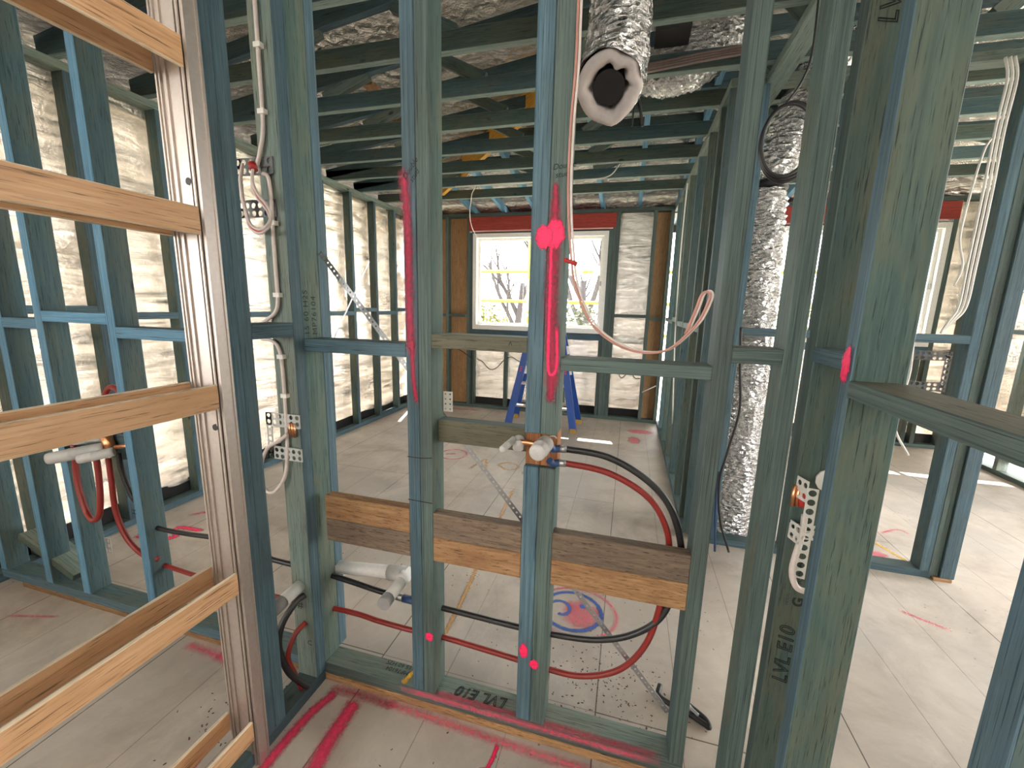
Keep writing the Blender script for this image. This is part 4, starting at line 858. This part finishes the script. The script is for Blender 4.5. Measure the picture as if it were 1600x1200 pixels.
fp([(-1.78, 1.17), (-1.65, 1.165), (-1.5, 1.17)], .05, 'pinkfaint'); fp([(-1.60, 1.16), (-1.52, 1.15)], .05, 'pinkfaint')
fp([(-1.27, .75), (-1.29, .9), (-1.30, 1.0)], .04, 'pinkfaint'); fp([(-1.265, .6), (-1.27, .85)], .03, 'pink'); fp([(-2.75, 1.05), (-2.5, 1.12)], .02, 'pinkfaint')
# blue swirl in a pink ring
cx, cy = -.155, 1.89
fp([(cx+.195*math.cos(a)*1.02, cy+.175*math.sin(a)) for a in [math.radians(d) for d in range(-150, 181, 30)]], .028, 'pinkfaint', 8)
fp([(cx+.145*math.cos(a)-.02, cy+.135*math.sin(a)) for a in [math.radians(d) for d in range(-170, 160, 25)]], .028, 'bluepaint', 8)
fp([(cx-.075+.070*math.cos(a)*(1-.05*i), cy-.01+.075*math.sin(a)*(1-.05*i)) for i, a in enumerate([math.radians(d) for d in range(190, -120, -25)])], .024, 'bluepaint', 8)
blob('paint_mark', (cx+.03, cy+.045, 0), .018, .018, U, (1, 0, 0), floor, 'bluepaint'); blob('paint_mark', (cx+.03, cy-.01, 0), .10, .10, U, (1, 0, 0), floor, 'pinkfaint', off=.0008)
fp([(-.72, 1.50), (-.73, 1.78), (-.76, 2.15), (-.80, 2.7), (-.84, 3.2)], .035, 'orange')
fp([(-1.64+.14*math.cos(a), 3.78+.14*math.sin(a)) for a in [math.radians(d) for d in range(0, 361, 45)]], .035, 'pinkfaint'); fp([(-1.72, 3.76), (-1.62, 3.80)], .04, 'pinkfaint')
fp([(-1.13, 3.66), (-1.03, 3.74), (-.92, 3.66), (-1.0, 3.56), (-1.13, 3.66)], .04, 'orange'); fp([(-.85, 3.5), (-.78, 3.75), (-.70, 3.5)], .04, 'orange'); fp([(-1.35, 3.45), (-1.28, 3.75), (-1.2, 3.5)], .04, 'orange')
fp([(-2.55, 5.55), (-2.0, 5.60)], .06, 'pinkfaint'); blob('paint_mark', (.22, 5.3, 0), .16, .10, U, (1, 0, 0), floor, 'pinkfaint'); blob('paint_mark', (.15, 4.9, 0), .07, .13, U, (1, 0, 0), floor, 'pinkfaint')
fp([(-2.95, 1.72), (-2.7, 1.78), (-2.8, 1.88), (-2.6, 1.9)], .05, 'pink'); fp([(-2.9, 2.02), (-2.72, 2.2), (-2.62, 2.35)], .05, 'pinkfaint')
fp([(1.80, 3.3), (1.95, 3.4), (2.0, 3.35)], .03, 'pinkfaint'); fp([(1.66, 3.25), (1.73, 3.05), (1.80, 2.88)], .03, 'ochre'); blob('paint_mark', (1.62, 2.98, 0), .08, .05, U, (1, 0, 0), floor, 'pinkfaint')
fp([(.88, 2.92), (.93, 3.05)], .05, 'pinkfaint'); fp([(0, 2.30), (.12, 2.32)], .03, 'pinkfaint')
fp([(1.45, 2.4), (1.62, 2.3)], .03, 'pinkfaint')

# ------------------------------------------------------------------ outside the windows
sc = empty('scaffold', (-.9, 9, -.65), 'yellow scaffold tubes standing outside the far window', 'scaffold')
for x in (-2.05, -1.36, 3.7, 6.2): tube('upright', [(x, 8.6, -.65), (x, 8.6, 4.2)], .036, sc, 'scaffold', smooth=False)
for z in (1.02, 1.62, 2.22): tube('ledger', [(-5.5, 8.6, z), (7.5, 8.6, z)], .034, sc, 'scaffold', smooth=False)
for z in (1.62, 2.22):
    for x in (-1.36, 3.7): tube('coupler', [(x, 8.6, z-.06), (x, 8.6, z+.06)], .06, sc, 'scaffold', smooth=False)
def tree(name, base, h, label, seed):
    rs = random.Random(seed); e = empty(name, base, label, 'tree', 'trees outside the windows'); bm = bmesh.new()
    def br(p, d, L, r, lv):
        pts = [Vector(p)]
        for i in range(5):
            d = (d+Vector((rs.uniform(-.14, .14), rs.uniform(-.14, .14), rs.uniform(-.02, .12)))).normalized(); pts.append(pts[-1]+d*L/5)
        sweep(bm, pts, [r*(1-.1*i) for i in range(6)], 8)
        if lv:
            for k in range(3): br(pts[2+k], (d+Vector((rs.uniform(-.8, .8), rs.uniform(-.5, .5), rs.uniform(.1, .5)))).normalized(), L*.62, r*.55, lv-1)
    br(Vector(base), Vector((.05, 0, 1)), h*.5, .17, 3); fin('trunk', bm, e, ('bark',)); return e
tree('tree', (-1.15, 12.2, -.65), 6.0, 'bare grey tree outside, right half of the far window', 3)
tree('tree', (-3.9, 14.5, -.65), 6.0, 'bare grey tree outside, left half of the far window', 8)
def shrub(name, c, r, mat, label, seed, n=900):
    rs = random.Random(seed); bm = bmesh.new()
    for _ in range(n):
        d = Vector((rs.gauss(0, 1), rs.gauss(0, 1), rs.gauss(0, 1))).normalized()*(rs.random()**.33); p = Vector(c)+Vector((d.x*r[0], d.y*r[1], d.z*r[2]))
        a = Vector((rs.gauss(0, 1), rs.gauss(0, 1), rs.gauss(0, 1))).normalized()*.06; b = a.orthogonal().normalized()*.028
        bm.faces.new([bm.verts.new(q) for q in (p-a, p-b, p+a, p+b)])
    return tag(fin(name, bm, None, (mat,), recalc=False), label, 'shrub', 'shrubs outside the windows')
shrub('shrub', (-3.75, 9.8, .45), (1.2, .6, 1.25), 'leaf', 'yellow green shrub outside the left of the far window', 1, 2600)
shrub('shrub', (-1.35, 10.2, .5), (1.1, .6, 1.2), 'leaf2', 'olive shrub outside the right of the far window', 2, 1800)
shrub('shrub', (3.0, 9.8, .7), (1.4, .6, 1.35), 'leaf', 'tall yellow green shrub outside the second window', 4, 2600)
